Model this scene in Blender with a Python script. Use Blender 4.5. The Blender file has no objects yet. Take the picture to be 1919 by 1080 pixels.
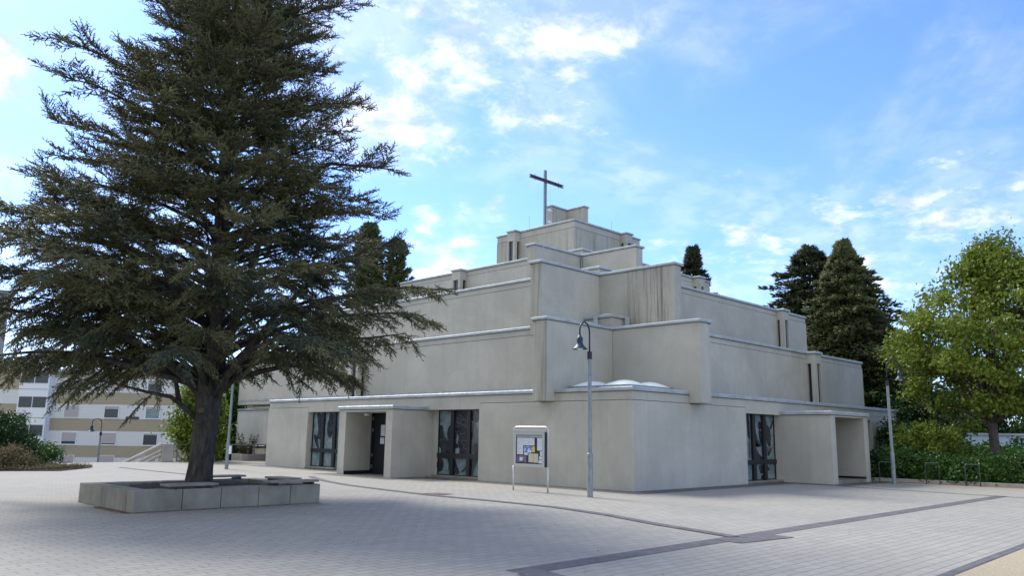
import bpy, math, random
import numpy as np
from mathutils import Vector, Matrix, Euler

# ------------------------------------------------------------------ camera
CF, CPITCH, CYAW, CROLL = 1507.04, 0.18172, 0.79364, 0.01461
CPOS = Vector((-19.304, -14.019, 1.537))
FWD = Vector((math.sin(CYAW)*math.cos(CPITCH), math.cos(CYAW)*math.cos(CPITCH), math.sin(CPITCH)))
R0 = Vector((math.cos(CYAW), -math.sin(CYAW), 0)); U0 = R0.cross(FWD)
RGT = R0*math.cos(CROLL) + U0*math.sin(CROLL); UPV = -R0*math.sin(CROLL) + U0*math.cos(CROLL)
sc = bpy.context.scene
cam_d = bpy.data.cameras.new('camera'); cam = bpy.data.objects.new('camera', cam_d)
sc.collection.objects.link(cam)
cam.matrix_world = Matrix(((RGT.x, UPV.x, -FWD.x, CPOS.x), (RGT.y, UPV.y, -FWD.y, CPOS.y), (RGT.z, UPV.z, -FWD.z, CPOS.z), (0, 0, 0, 1)))
cam_d.sensor_width = 36; cam_d.lens = CF/1919*36; cam_d.clip_end = 4000; cam_d.clip_start = 0.05
sc.camera = cam

def ray(u, v): return FWD + RGT*((u-959.5)/CF) - UPV*((v-540)/CF)
def at_depth(u, v, d): return CPOS + ray(u, v)*d

# ------------------------------------------------------------------ world and sun
SUN_AZ = math.radians(2.5)          # from +Y towards +X
SUN_EL = math.radians(45)
w = bpy.data.worlds.new("World"); sc.world = w; w.use_nodes = True
nt = w.node_tree; N = nt.nodes; Lk = nt.links
for n in list(N): N.remove(n)
def wn(t, **k):
    n = N.new(t)
    for a, b in k.items(): setattr(n, a, b)
    return n
sky = wn('ShaderNodeTexSky'); sky.sky_type = 'NISHITA'; sky.sun_disc = False
sky.sun_elevation = SUN_EL; sky.sun_rotation = SUN_AZ
sky.air_density = 1.0; sky.dust_density = 0.6; sky.ozone_density = 2.5; sky.altitude = 200
tc = wn('ShaderNodeTexCoord')
def math_n(op, a, b=None, c=None, clamp=False):
    n = wn('ShaderNodeMath', operation=op); n.use_clamp = clamp
    for i, x in enumerate((a, b, c)):
        if x is None: continue
        if isinstance(x, (int, float)): n.inputs[i].default_value = x
        else: Lk.new(x, n.inputs[i])
    return n.outputs[0]
sep = wn('ShaderNodeSeparateXYZ'); Lk.new(tc.outputs['Generated'], sep.inputs[0])
den = math_n('ADD', math_n('MAXIMUM', sep.outputs[2], 0.0), 0.22)
cx = math_n('DIVIDE', sep.outputs[0], den); cy = math_n('DIVIDE', sep.outputs[1], den)
cmb = wn('ShaderNodeCombineXYZ'); Lk.new(cx, cmb.inputs[0]); Lk.new(cy, cmb.inputs[1])
def wnoise(scale, detail, rough, vec, dist=0.0):
    n = wn('ShaderNodeTexNoise'); n.inputs['Scale'].default_value = scale; n.inputs['Detail'].default_value = detail
    n.inputs['Roughness'].default_value = rough; n.inputs['Distortion'].default_value = dist
    Lk.new(vec, n.inputs['Vector']); return n.outputs['Fac']
puff = wnoise(7.5, 12, 0.66, cmb.outputs[0], 0.25)
veil = wnoise(2.2, 6, 0.55, cmb.outputs[0], 0.8)
# soft banks of cloud: direction (through the camera's own frame only to read it off), radius, weight
BANKS = [((690, 235), .09, .34), ((780, 190), .10, .34), ((880, 70), .10, .36), ((730, 40), .11, .27), ((1000, 110), .09, .25), ((840, 130), .08, .32), ((1000, 200), .06, .3),
         ((1100, 40), .12, .34), ((1080, 170), .07, .28), ((930, 230), .05, .24), ((560, 30), .1, .28), ((640, 90), .10, .26), ((-30, 110), .07, .40), ((840, 500), .075, .36),
         ((930, 395), .028, .26), ((800, 415), .03, .24), ((868, 405), .025, .22), ((1250, 460), .05, .24), ((1380, 452), .05, .24),
         ((1655, 370), .03, .27), ((1590, 400), .05, .24), ((1740, 400), .09, .24), ((1540, 435), .06, .25), ((1790, 325), .05, .22), ((1430, 450), .06, .24), ((1660, 520), .10, .26), ((1500, 490), .09, .25), ((1850, 380), .09, .24), ((1320, 520), .07, .24), ((1215, 40), .04, .25),
         ((1200, 330), .04, .16), ((500, 560), .2, .2), ((250, 600), .25, .24), ((60, 560), .2, .25), ((1720, 520), .06, .17), ((820, 255), .07, .26)]
mask = None
for (u, v), rad, wt in BANKS:
    d = ray(u, v).normalized()
    vd = wn('ShaderNodeVectorMath', operation='DISTANCE'); Lk.new(tc.outputs['Generated'], vd.inputs[0]); vd.inputs[1].default_value = d
    mr = wn('ShaderNodeMapRange', interpolation_type='SMOOTHSTEP'); Lk.new(vd.outputs['Value'], mr.inputs[0])
    mr.inputs[1].default_value = rad*0.15; mr.inputs[2].default_value = rad*1.25; mr.inputs[3].default_value = wt; mr.inputs[4].default_value = 0
    mask = mr.outputs[0] if mask is None else math_n('MAXIMUM', mask, mr.outputs[0])
# unseen cloud bank at left and behind, added to brighten the walls
back = wn('ShaderNodeVectorMath', operation='DOT_PRODUCT'); Lk.new(tc.outputs['Generated'], back.inputs[0])
back.inputs[1].default_value = Vector((-.86, -.16, .42)).normalized()
fill_bank = wn('ShaderNodeMapRange', interpolation_type='SMOOTHSTEP'); Lk.new(back.outputs['Value'], fill_bank.inputs[0])
fill_bank.inputs[1].default_value = -.05; fill_bank.inputs[2].default_value = .4; fill_bank.inputs[3].default_value = 0; fill_bank.inputs[4].default_value = .42
mask = math_n('MAXIMUM', mask, fill_bank.outputs[0])
thick = wn('ShaderNodeMapRange', interpolation_type='SMOOTHSTEP')
Lk.new(math_n('ADD', puff, mask), thick.inputs[0]); thick.inputs[1].default_value = .62; thick.inputs[2].default_value = 1.0; thick.inputs[4].default_value = .86
thin = wn('ShaderNodeMapRange', interpolation_type='SMOOTHSTEP')
Lk.new(math_n('ADD', veil, math_n('MULTIPLY', mask, .6)), thin.inputs[0]); thin.inputs[1].default_value = .42; thin.inputs[2].default_value = .84; thin.inputs[4].default_value = .34
cov = math_n('MAXIMUM', thick.outputs[0], thin.outputs[0])
tint = wn('ShaderNodeMix', data_type='RGBA', blend_type='MULTIPLY'); tint.inputs[0].default_value = 1.0
Lk.new(sky.outputs[0], tint.inputs[6]); tint.inputs[7].default_value = (0.46, 0.58, 0.84, 1)
mixc = wn('ShaderNodeMix', data_type='RGBA')
body_n = wnoise(9.0, 8, .6, cmb.outputs[0], .2); cr_m = wn('ShaderNodeMapRange', interpolation_type='SMOOTHSTEP'); Lk.new(body_n, cr_m.inputs[0]); cr_m.inputs[1].default_value = .38; cr_m.inputs[2].default_value = .6
cc = wn('ShaderNodeMix', data_type='RGBA'); Lk.new(cr_m.outputs[0], cc.inputs[0]); cc.inputs[6].default_value = (2.2, 2.5, 2.95, 1); cc.inputs[7].default_value = (4.3, 4.2, 4.0, 1)
Lk.new(cov, mixc.inputs[0]); Lk.new(tint.outputs[2], mixc.inputs[6]); Lk.new(cc.outputs[2], mixc.inputs[7])
bg = wn('ShaderNodeBackground'); Lk.new(mixc.outputs[2], bg.inputs[0]); bg.inputs[1].default_value = 0.15
wo = wn('ShaderNodeOutputWorld'); Lk.new(bg.outputs[0], wo.inputs[0])

sun_d = bpy.data.lights.new('sun', 'SUN'); sun_d.energy = 2.2; sun_d.angle = math.radians(18); sun_d.color = (1, .94, .84)
sun = bpy.data.objects.new('sun', sun_d); sc.collection.objects.link(sun)
sd = Vector((math.sin(SUN_AZ)*math.cos(SUN_EL), math.cos(SUN_AZ)*math.cos(SUN_EL), math.sin(SUN_EL)))
sun.rotation_euler = sd.to_track_quat('Z', 'Y').to_euler(); sun.location = (0, 0, 60)
vs = sc.view_settings
vs.view_transform = 'Standard'; vs.look = 'None'; vs.gamma = 1; vs.use_curve_mapping = False; vs.exposure = 1.22
sc.render.engine = 'CYCLES'

# ------------------------------------------------------------------ helpers
col = sc.collection
rnd = random.Random(7)
class MB:
    def __init__(s): s.v = []; s.f = []; s.m = []; s.mi = 0
    def add(s, vs, fs):
        o = len(s.v); s.v += [tuple(p) for p in vs]; s.f += [tuple(i+o for i in f) for f in fs]; s.m += [s.mi]*len(fs); return s
    def box(s, x0, x1, y0, y1, z0, z1, M=None):
        vs = [Vector((x, y, z)) for z in (z0, z1) for y in (y0, y1) for x in (x0, x1)]
        if M: vs = [M @ p for p in vs]
        return s.add(vs, [(0, 2, 3, 1), (4, 5, 7, 6), (0, 1, 5, 4), (2, 6, 7, 3), (0, 4, 6, 2), (1, 3, 7, 5)])
    def prism(s, poly, z0, z1, top=None):
        n = len(poly); t = top or poly
        vs = [(p[0], p[1], z0) for p in poly] + [(p[0], p[1], z1) for p in t]
        fs = [tuple(reversed(range(n))), tuple(range(n, 2*n))] + [(i, (i+1) % n, n+(i+1) % n, n+i) for i in range(n)]
        return s.add(vs, fs)
    def tube(s, pts, r, n=10, cap=True):
        pts = [Vector(p) for p in pts]; rr = r if isinstance(r, (list, tuple)) else [r]*len(pts)
        rings = []; up = None
        for i, p in enumerate(pts):
            d = (pts[min(i+1, len(pts)-1)] - pts[max(i-1, 0)]).normalized()
            if up is None: up = d.orthogonal().normalized()
            a = (up - d*up.dot(d));
            a = a.normalized() if a.length > 1e-6 else d.orthogonal().normalized()
            up = a; b = d.cross(a)
            rings.append([p + (a*math.cos(2*math.pi*k/n) + b*math.sin(2*math.pi*k/n))*rr[i] for k in range(n)])
        vs = [q for g in rings for q in g]; fs = []
        for i in range(len(pts)-1):
            for k in range(n):
                a0 = i*n+k; a1 = i*n+(k+1) % n; fs.append((a0, a1, a1+n, a0+n))
        if cap: fs.append(tuple(reversed(range(n)))); fs.append(tuple(range((len(pts)-1)*n, len(pts)*n)))
        return s.add(vs, fs)
    def lathe(s, prof, c=(0, 0, 0), n=24):
        c = Vector(c); vs = []; fs = []
        for r, z in prof:
            for k in range(n): vs.append(c + Vector((r*math.cos(2*math.pi*k/n), r*math.sin(2*math.pi*k/n), z)))
        for i in range(len(prof)-1):
            for k in range(n): fs.append((i*n+k, i*n+(k+1) % n, (i+1)*n+(k+1) % n, (i+1)*n+k))
        return s.add(vs, fs)
    def build(s, name, mats, parent=None, smooth=False, bevel=0):
        me = bpy.data.meshes.new(name); me.from_pydata(s.v, [], s.f)
        for m in (mats if isinstance(mats, (list, tuple)) else [mats]): me.materials.append(m)
        me.polygons.foreach_set('material_index', s.m)
        if smooth: me.polygons.foreach_set('use_smooth', [True]*len(s.f))
        me.update()
        return link(name, me, parent, bevel)
def link(name, me, parent=None, bevel=0):
    o = bpy.data.objects.new(name, me); col.objects.link(o)
    if parent: o.parent = parent
    if bevel:
        b = o.modifiers.new('bevel', 'BEVEL'); b.width = bevel; b.segments = 2; b.limit_method = 'ANGLE'
    return o
def np_mesh(name, V, F, mats, parent=None, mi=None):
    """triangles or quads from numpy arrays"""
    me = bpy.data.meshes.new(name); k = F.shape[1]
    me.vertices.add(len(V)); me.vertices.foreach_set('co', V.astype(np.float32).ravel())
    me.loops.add(F.size); me.loops.foreach_set('vertex_index', F.astype(np.int32).ravel())
    me.polygons.add(len(F)); me.polygons.foreach_set('loop_start', (np.arange(len(F))*k).astype(np.int32))
    for m in (mats if isinstance(mats, (list, tuple)) else [mats]): me.materials.append(m)
    if mi is not None: me.polygons.foreach_set('material_index', mi.astype(np.int32))
    me.update(calc_edges=True); me.validate()
    return link(name, me, parent)
def tag(o, label=None, cat=None, group=None, kind=None):
    if label: o['label'] = label
    if cat: o['category'] = cat
    if group: o['group'] = group
    if kind: o['kind'] = kind
    return o
def thing(name, label, cat, loc=(0, 0, 0), rz=0, group=None):
    o = bpy.data.objects.new(name, None); col.objects.link(o); o.location = loc; o.rotation_euler = (0, 0, rz)
    o.empty_display_size = .2
    return tag(o, label, cat, group)
def copy_tree(o, parent=None):
    c = o.copy(); col.objects.link(c)
    if parent: c.parent = parent
    for ch in list(o.children): copy_tree(ch, c)
    return c

# ------------------------------------------------------------------ materials
def mat(name, base=(.5, .5, .5), rough=.8, metal=0, build=None, spec=.5):
    m = bpy.data.materials.new(name); m.use_nodes = True
    t = m.node_tree; b = t.nodes['Principled BSDF']
    b.inputs['Base Color'].default_value = (*base, 1); b.inputs['Roughness'].default_value = rough; b.inputs['Metallic'].default_value = metal
    b.inputs['Specular IOR Level'].default_value = spec
    if build: build(G(t, b))
    return m
class G:
    def __init__(s, t, b): s.t = t; s.b = b
    def n(s, typ, **k):
        n = s.t.nodes.new(typ)
        for a, v in k.items(): setattr(n, a, v)
        return n
    def l(s, a, b): s.t.links.new(a, b)
    def pos(s, scale=(1, 1, 1), obj=False):
        if obj: o = s.n('ShaderNodeTexCoord').outputs['Object']
        else: o = s.n('ShaderNodeNewGeometry').outputs['Position']
        mp = s.n('ShaderNodeMapping'); s.l(o, mp.inputs[0]); mp.inputs['Scale'].default_value = scale; return mp.outputs[0]
    def noise(s, vec, scale, detail=4, rough=.55, dist=0):
        n = s.n('ShaderNodeTexNoise'); s.l(vec, n.inputs['Vector']); n.inputs['Scale'].default_value = scale
        n.inputs['Detail'].default_value = detail; n.inputs['Roughness'].default_value = rough; n.inputs['Distortion'].default_value = dist
        return n.outputs['Fac']
    def ramp(s, fac, stops):
        r = s.n('ShaderNodeValToRGB'); s.l(fac, r.inputs[0]); e = r.color_ramp.elements
        while len(e) < len(stops): e.new(.5)
        for i, (p, c) in enumerate(stops): e[i].position = p; e[i].color = (*c, 1) if len(c) == 3 else c
        return r.outputs[0]
    def mapr(s, v, a, b, c=0., d=1.):
        m = s.n('ShaderNodeMapRange', interpolation_type='SMOOTHSTEP'); s.l(v, m.inputs[0])
        for i, x in enumerate((a, b, c, d)): m.inputs[i+1].default_value = x
        return m.outputs[0]
    def mix(s, fac, a, b, mode='MIX'):
        m = s.n('ShaderNodeMix', data_type='RGBA', blend_type=mode)
        for x, i in ((fac, 0), (a, 6), (b, 7)):
            if isinstance(x, (int, float)): m.inputs[i].default_value = x
            elif isinstance(x, tuple): m.inputs[i].default_value = (*x, 1)
            else: s.l(x, m.inputs[i])
        return m.outputs[2]
    def math(s, op, a, b=0.):
        m = s.n('ShaderNodeMath', operation=op)
        for i, x in enumerate((a, b)):
            if isinstance(x, (int, float)): m.inputs[i].default_value = x
            else: s.l(x, m.inputs[i])
        return m.outputs[0]
    def col(s, c): s.l(c, s.b.inputs['Base Color'])
    def bump(s, h, strength=.3, dist=.01):
        b = s.n('ShaderNodeBump'); b.inputs['Strength'].default_value = strength; b.inputs['Distance'].default_value = dist
        s.l(h, b.inputs['Height']); s.l(b.outputs[0], s.b.inputs['Normal'])

def stucco(base, stain=0., name='render_plaster', where=None):
    def f(g):
        p = g.pos(); blot = g.noise(p, .55, 5, .6, .4); fine = g.noise(p, 34, 3, .7); mid = g.noise(p, 3.2, 5, .6)
        st = g.noise(g.pos((4.2, 4.2, .16)), 1.0, 6, .65, .3)
        c = tuple(base); d = tuple(x*.88 for x in base); l = tuple(min(1, x*1.1) for x in base)
        k = g.mix(g.mapr(blot, .3, .72), d, l)
        k = g.mix(g.math('MULTIPLY', g.mapr(mid, .35, .75), .3), k, tuple(x*.82 for x in base))
        k = g.mix(g.math('MULTIPLY', g.mapr(fine, .4, .8), .22), k, tuple(x*.6 for x in base))
        if stain:
            sm = g.math('MULTIPLY', g.mapr(st, .5, .72), stain)
            if where:
                sp = g.n('ShaderNodeSeparateXYZ'); g.l(g.pos(), sp.inputs[0]); ax = sp.outputs[where[0]]
                ban = g.math('MULTIPLY', g.mapr(ax, where[1], where[2]), g.mapr(ax, where[3], where[4], 1., 0.)); sm = g.math('MULTIPLY', sm, ban)
            k = g.mix(sm, k, (base[0]*.36, base[1]*.36, base[2]*.35))
            s2 = g.noise(g.pos((11, 11, .3)), 1.0, 4, .7)
            s2v = g.math('MULTIPLY', g.mapr(s2, .47 if where else .54, .62 if where else .70), stain*.75)
            if where: s2v = g.math('MULTIPLY', s2v, ban)
            k = g.mix(s2v, k, (base[0]*.42, base[1]*.41, base[2]*.38))
        g.col(k); g.bump(g.math('ADD', fine, g.math('MULTIPLY', mid, .6)), .45, .012)
    return mat(name, base, .93, build=f, spec=.2)
WALLC = (.49, .478, .418)
M = {}
M['wall'] = stucco(WALLC, .11)
M['wall_stained'] = stucco((.45, .44, .38), .95, 'stained_plaster', (1, 1.2, 1.7, 2.9, 3.6))
M['wall_worn'] = stucco((.45, .44, .38), .6, 'worn_plaster')
M['wall_pale'] = stucco((.72, .71, .66), .06, 'pale_plaster')
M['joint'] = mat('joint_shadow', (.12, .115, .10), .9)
def fmetal(g):
    p = g.pos(); n = g.noise(p, 2.2, 5, .6); g.col(g.ramp(n, [(.3, (.30, .345, .36)), (.7, (.46, .51, .53))]))
    s = g.noise(p, 9, 4, .6); g.l(g.mapr(s, .3, .7, .5, .7), g.b.inputs['Roughness'])
M['coping'] = mat('zinc_coping', (.5, .56, .58), .5, .1, fmetal)
def fgalv(g):
    n = g.noise(g.pos((1, 1, .4)), 14, 4, .6); g.col(g.ramp(n, [(.3, (.19, .225, .245)), (.7, (.31, .355, .37))]))
M['galv'] = mat('galvanised_steel', (.4, .45, .47), .55, .3, fgalv)
M['black'] = mat('black_paint', (.013, .015, .02), .45)
M['dark_frame'] = mat('dark_frame_paint', (.012, .013, .018), .4)
M['shade_blue'] = mat('lamp_shade_blue', (.008, .025, .06), .45)
M['roof'] = mat('roof_gravel', (.2, .2, .19), .95, build=lambda g: (g.col(g.ramp(g.noise(g.pos(), 30, 4, .7), [(.3, (.12, .12, .11)), (.7, (.3, .3, .28))]))))
def fglass(g): pass
M['clear_glass'] = mat('clear_acrylic', (.9, .93, .95), .08)
M['clear_glass'].node_tree.nodes['Principled BSDF'].inputs['Transmission Weight'].default_value = .35
M['dome'] = mat('skylight_dome', (.76, .84, .86), .12)
M['window_dark'] = mat('dark_window_glass', (.035, .045, .055), .08)
def fst(g):
    p = g.pos((1, 1, 1)); n = g.noise(p, 3.1, 3, .5); c = g.ramp(n, [(.32, (.10, .16, .175)), (.5, (.17, .245, .26)), (.72, (.27, .34, .35))])
    g.col(c)
M['stain_light'] = mat('pale_leaded_glass', (.35, .42, .43), .12, build=fst)
def fsd(g):
    n = g.noise(g.pos(), 4.3, 3, .5); g.col(g.ramp(n, [(.35, (.012, .016, .022)), (.6, (.03, .035, .04)), (.75, (.055, .06, .06))]))
M['stain_dark'] = mat('dark_painted_glass', (.03, .035, .04), .15, build=fsd)
M['stain_grey'] = mat('grey_painted_glass', (.09, .105, .105), .15)
M['stain_blue'] = mat('violet_painted_glass', (.05, .04, .16), .15)
M['lead'] = mat('lead_came', (.17, .17, .17), .6)

def fpave(g):
    bt = g.n('ShaderNodeTexBrick'); p = g.pos((1, 1, 1)); 
    # slightly wavy laying lines
    wob = g.n('ShaderNodeTexNoise'); g.l(p, wob.inputs['Vector']); wob.inputs['Scale'].default_value = .8; wob.inputs['Detail'].default_value = 2
    va = g.n('ShaderNodeVectorMath', operation='SCALE'); g.l(wob.outputs['Color'], va.inputs[0]); va.inputs['Scale'].default_value = .05
    vb = g.n('ShaderNodeVectorMath', operation='ADD'); g.l(p, vb.inputs[0]); g.l(va.outputs[0], vb.inputs[1])
    g.l(vb.outputs[0], bt.inputs['Vector'])
    bt.inputs['Scale'].default_value = 1; bt.inputs['Brick Width'].default_value = .30; bt.inputs['Row Height'].default_value = .17
    bt.inputs['Mortar Size'].default_value = .008; bt.inputs['Mortar Smooth'].default_value = .3; bt.inputs['Bias'].default_value = 0
    bt.inputs['Color1'].default_value = (.335, .325, .285, 1); bt.inputs['Color2'].default_value = (.295, .286, .25, 1)
    bt.inputs['Mortar'].default_value = (.19, .185, .17, 1)
    blot = g.noise(g.pos(), .35, 6, .6, .3); fine = g.noise(g.pos(), 60, 3, .7); dirt = g.noise(g.pos(), 1.9, 6, .65)
    k = g.mix(g.mapr(blot, .3, .75, 0, .28), bt.outputs['Color'], (.21, .21, .21))
    k = g.mix(g.mapr(dirt, .55, .8, 0, .3), k, (.17, .165, .155))
    k = g.mix(g.mapr(fine, .45, .8, 0, .18), k, (.12, .12, .12))
    g.col(k)
    inv = g.math('SUBTRACT', 1, bt.outputs['Fac']); g.bump(g.math('ADD', inv, g.math('MULTIPLY', fine, .15)), .7, .008)
M['pave'] = mat('grey_block_paving', (.4, .4, .42), .88, build=fpave, spec=.3)
def fband(g):
    bt = g.n('ShaderNodeTexBrick'); g.l(g.pos(), bt.inputs['Vector'])
    bt.inputs['Scale'].default_value = 1; bt.inputs['Brick Width'].default_value = .2; bt.inputs['Row Height'].default_value = .1
    bt.inputs['Mortar Size'].default_value = .006
    bt.inputs['Color1'].default_value = (.085, .085, .092, 1); bt.inputs['Color2'].default_value = (.125, .12, .125, 1); bt.inputs['Mortar'].default_value = (.05, .05, .05, 1)
    g.col(g.mix(g.mapr(g.noise(g.pos(), 3, 5, .6), .4, .8, 0, .4), bt.outputs['Color'], (.19, .185, .18)))
    g.bump(g.math('SUBTRACT', 1, bt.outputs['Fac']), .5, .006)
M['band'] = mat('anthracite_setts', (.1, .1, .11), .85, build=fband)
M['gravel'] = mat('sandy_gravel', (.42, .36, .25), .95, build=lambda g: (g.col(g.ramp(g.noise(g.pos(), 42, 5, .7), [(.25, (.22, .18, .12)), (.5, (.40, .34, .235)), (.8, (.55, .48, .36))])), g.bump(g.noise(g.pos(), 60, 4, .7), .8, .02)))
M['lower'] = mat('lower_ground', (.12, .13, .09), .95, build=lambda g: g.col(g.ramp(g.noise(g.pos(), .12, 6, .6), [(.4, (.06, .085, .04)), (.6, (.16, .16, .15))])))
def fconc(g):
    p = g.pos(); a = g.noise(p, 1.3, 6, .65, .3); b = g.noise(g.pos((5, 5, .8)), 1, 5, .6); f = g.noise(p, 55, 3, .7)
    k = g.ramp(a, [(.3, (.175, .165, .135)), (.7, (.31, .295, .235))]); k = g.mix(g.mapr(b, .55, .8, 0, .55), k, (.10, .10, .09)); k = g.mix(g.mapr(f, .5, .8, 0, .25), k, (.12, .12, .11))
    g.col(k); g.bump(f, .3, .006)
M['concrete'] = mat('weathered_concrete', (.27, .27, .25), .9, build=fconc)
M['concrete_pale'] = mat('pale_concrete', (.45, .44, .40), .9, build=lambda g: g.col(g.ramp(g.noise(g.pos(), 1.5, 6, .6), [(.3, (.36, .35, .32)), (.7, (.52, .5, .46))])))
M['soil'] = mat('bark_mulch', (.06, .04, .03), 1, build=lambda g: (g.col(g.ramp(g.noise(g.pos(), 28, 5, .7), [(.3, (.02, .014, .011)), (.55, (.065, .04, .028)), (.8, (.13, .085, .06))])), g.bump(g.noise(g.pos(), 35, 4, .7), 1, .04)))
M['litter'] = mat('dry_needles', (.22, .12, .06), 1, build=lambda g: g.col(g.ramp(g.n('ShaderNodeNewGeometry').outputs['Random Per Island'], [(0, (.14, .075, .04)), (1, (.3, .18, .1))])))
M['wood'] = mat('grey_wood', (.26, .23, .19), .85, build=lambda g: g.col(g.ramp(g.noise(g.pos((1.2, 14, 14)), 2.5, 5, .6), [(.3, (.15, .13, .11)), (.7, (.34, .31, .27))])))
def fbark(g):
    p = g.pos((7, 7, 2.2)); a = g.noise(p, 1.6, 6, .7, .6); c = g.ramp(a, [(.3, (.018, .016, .014)), (.52, (.06, .053, .046)), (.75, (.13, .115, .1))])
    moss = g.noise(g.pos(), 1.1, 4, .6); c = g.mix(g.mapr(moss, .55, .8, 0, .5), c, (.09, .085, .055))
    g.col(c); g.bump(a, 1, .06)
M['bark'] = mat('cedar_bark', (.07, .06, .05), .95, build=fbark)
def leafmat(name, stops, rough=.6, trans=.0, scale=.5):
    def f(g):
        isl = g.n('ShaderNodeNewGeometry').outputs['Random Per Island']; n = g.noise(g.pos(), scale, 4, .6)
        v = g.math('ADD', g.math('MULTIPLY', isl, .5), g.math('MULTIPLY', g.mapr(n, .3, .7), .5)); g.col(g.ramp(v, stops))
    m = mat(name, stops[0][1], rough, build=f, spec=.25)
    if trans:
        t = m.node_tree; b = t.nodes['Principled BSDF']; out = t.nodes['Material Output']
        tr = t.nodes.new('ShaderNodeBsdfTranslucent'); mx = t.nodes.new('ShaderNodeMixShader'); mx.inputs[0].default_value = trans
        t.links.new(b.inputs['Base Color'].links[0].from_socket, tr.inputs[0]); t.links.new(b.outputs[0], mx.inputs[1]); t.links.new(tr.outputs[0], mx.inputs[2]); t.links.new(mx.outputs[0], out.inputs[0])
    return m
M['needle'] = leafmat('cedar_needles', [(0, (.048, .06, .025)), (.5, (.115, .12, .05)), (1, (.22, .205, .10))], .65)
M['needle_blue'] = leafmat('blue_cedar_needles', [(0, (.04, .058, .036)), (1, (.10, .125, .08))], .65)
M['needle_dark'] = leafmat('dark_conifer_needles', [(0, (.014, .024, .012)), (.5, (.035, .048, .02)), (1, (.075, .085, .035))], .65)
M['needle_olive'] = leafmat('olive_conifer_needles', [(0, (.04, .055, .018)), (.5, (.08, .098, .034)), (1, (.15, .165, .06))], .65)
M['leaf'] = leafmat('bright_leaves', [(0, (.075, .11, .016)), (.5, (.16, .22, .03)), (1, (.27, .33, .06))], .5, .35)
M['leaf_dark'] = leafmat('dark_leaves', [(0, (.012, .04, .012)), (.5, (.03, .075, .02)), (1, (.06, .12, .035))], .5, .2)
M['leaf_hedge'] = leafmat('hedge_leaves', [(0, (.02, .06, .012)), (.5, (.045, .11, .02)), (1, (.09, .17, .035))], .5, .25)
M['leaf_dry'] = leafmat('dry_leaves', [(0, (.07, .07, .03)), (.5, (.14, .12, .06)), (1, (.22, .19, .11))], .7, .2)
M['twig_bark'] = mat('grey_bark', (.06, .05, .042), .95, build=lambda g: g.col(g.ramp(g.noise(g.pos((6, 6, 2)), 3, 4, .6), [(.3, (.05, .042, .035)), (.7, (.14, .12, .10))])))

# ------------------------------------------------------------------ ground
def sheet(name, poly, z, m, kind='structure', **k):
    b = MB(); b.add([(p[0], p[1], z) for p in poly], [tuple(range(len(poly)))]); o = b.build(name, m); return tag(o, kind=kind)
sheet('lower_ground', [(-900, -900), (900, -900), (900, 900), (-900, 900)], -2.35, M['lower'])
pb = MB(); pb.prism([(-90, -60), (110, -60), (110, 60), (26, 60), (26, 27.3), (-8, 27.3), (-30, 30), (-90, 34)], -2.4, 0)
tag(pb.build('plaza_paving', M['pave']), kind='structure')
def strip_poly(pts, w):
    L, Rr = [], []
    for i, p in enumerate(pts):
        a = Vector(pts[max(i-1, 0)]); b = Vector(pts[min(i+1, len(pts)-1)]); d = (b-a).normalized(); n = Vector((-d.y, d.x))
        ww = w[i] if isinstance(w, (list, tuple)) else w
        L.append(Vector(p)+n*ww/2); Rr.append(Vector(p)-n*ww/2)
    return L, Rr
def band(name, pts, w, z):
    L, Rr = strip_poly(pts, w); b = MB(); n = len(pts)
    b.add([(p.x, p.y, z) for p in L]+[(p.x, p.y, z) for p in Rr], [(n+i, n+i+1, i+1, i) for i in range(n-1)])
    return tag(b.build(name, M['band']), kind='structure')
band('paving_band', [(-12.4, -7.36), (-7.4, -7.36), (8.0, -7.36)], .34, .004)
band('paving_band', [(-12.28, -7.5), (-12.55, -8.6)], .42, .008)
band('paving_band', [(-7.95, -7.5), (-6.6, -7.7)], .5, .008)
band('paving_band', [(-7.35, -7.3), (-6.75, -5.4), (-6.1, -3.8), (-5.62, -2.0), (-5.56, 0), (-5.6, 2.35), (-5.25, 5.2), (-5.0, 6.9), (-4.4, 9.0), (-3.7, 10.8), (-3.3, 11.6)], .24, .012)
band('paving_band', [(8.6, -2.4), (8.2, -4), (7.95, -6), (7.55, -8.6), (7.2, -10.5)], .12, .012)
band('paving_band', [(-6.3, 21.4), (-6.35, 18), (-6.35, 14.8)], .14, .012)
# dark strip along the church foot
def quadsheet(name, quads, z, m):
    b = MB()
    for q in quads: b.add([(x, y, z) for x, y in q], [(0, 1, 2, 3)])
    return tag(b.build(name, m), kind='structure')
def rq(x0, x1, y0, y1): return [(x0, y0), (x1, y0), (x1, y1), (x0, y1)]
quadsheet('foot_strip', [rq(-.75, 7.5, -.75, 0), rq(-.75, 0, 0, 9.3), rq(-2.25, -.75, 8.5, 9.3), rq(-2.25, -1.56, 9.3, 13.4), rq(-1.56, 0, 12.7, 13.4), rq(-.75, 0, 13.4, 21.2),
                         rq(7.5, 9.26, -.75, 0), rq(8.6, 9.26, -2.5, -.75), rq(9.26, 13.2, -2.5, -1.88), rq(12.62, 13.2, -1.88, 0), rq(13.2, 13.62, -.6, 0)], .004, M['band'])
sheet('gravel_path', [(-8.7-6, -10.85), (-8.7, -10.8), (-4.8, -10.72), (2, -10.6), (8, -10.5), (8, -20), (-14.7, -20)], .004, M['gravel'])
band('paving_band', [(-14.7, -10.85), (-8.7, -10.78), (-4.8, -10.7), (7, -10.5)], .13, .010)

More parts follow.
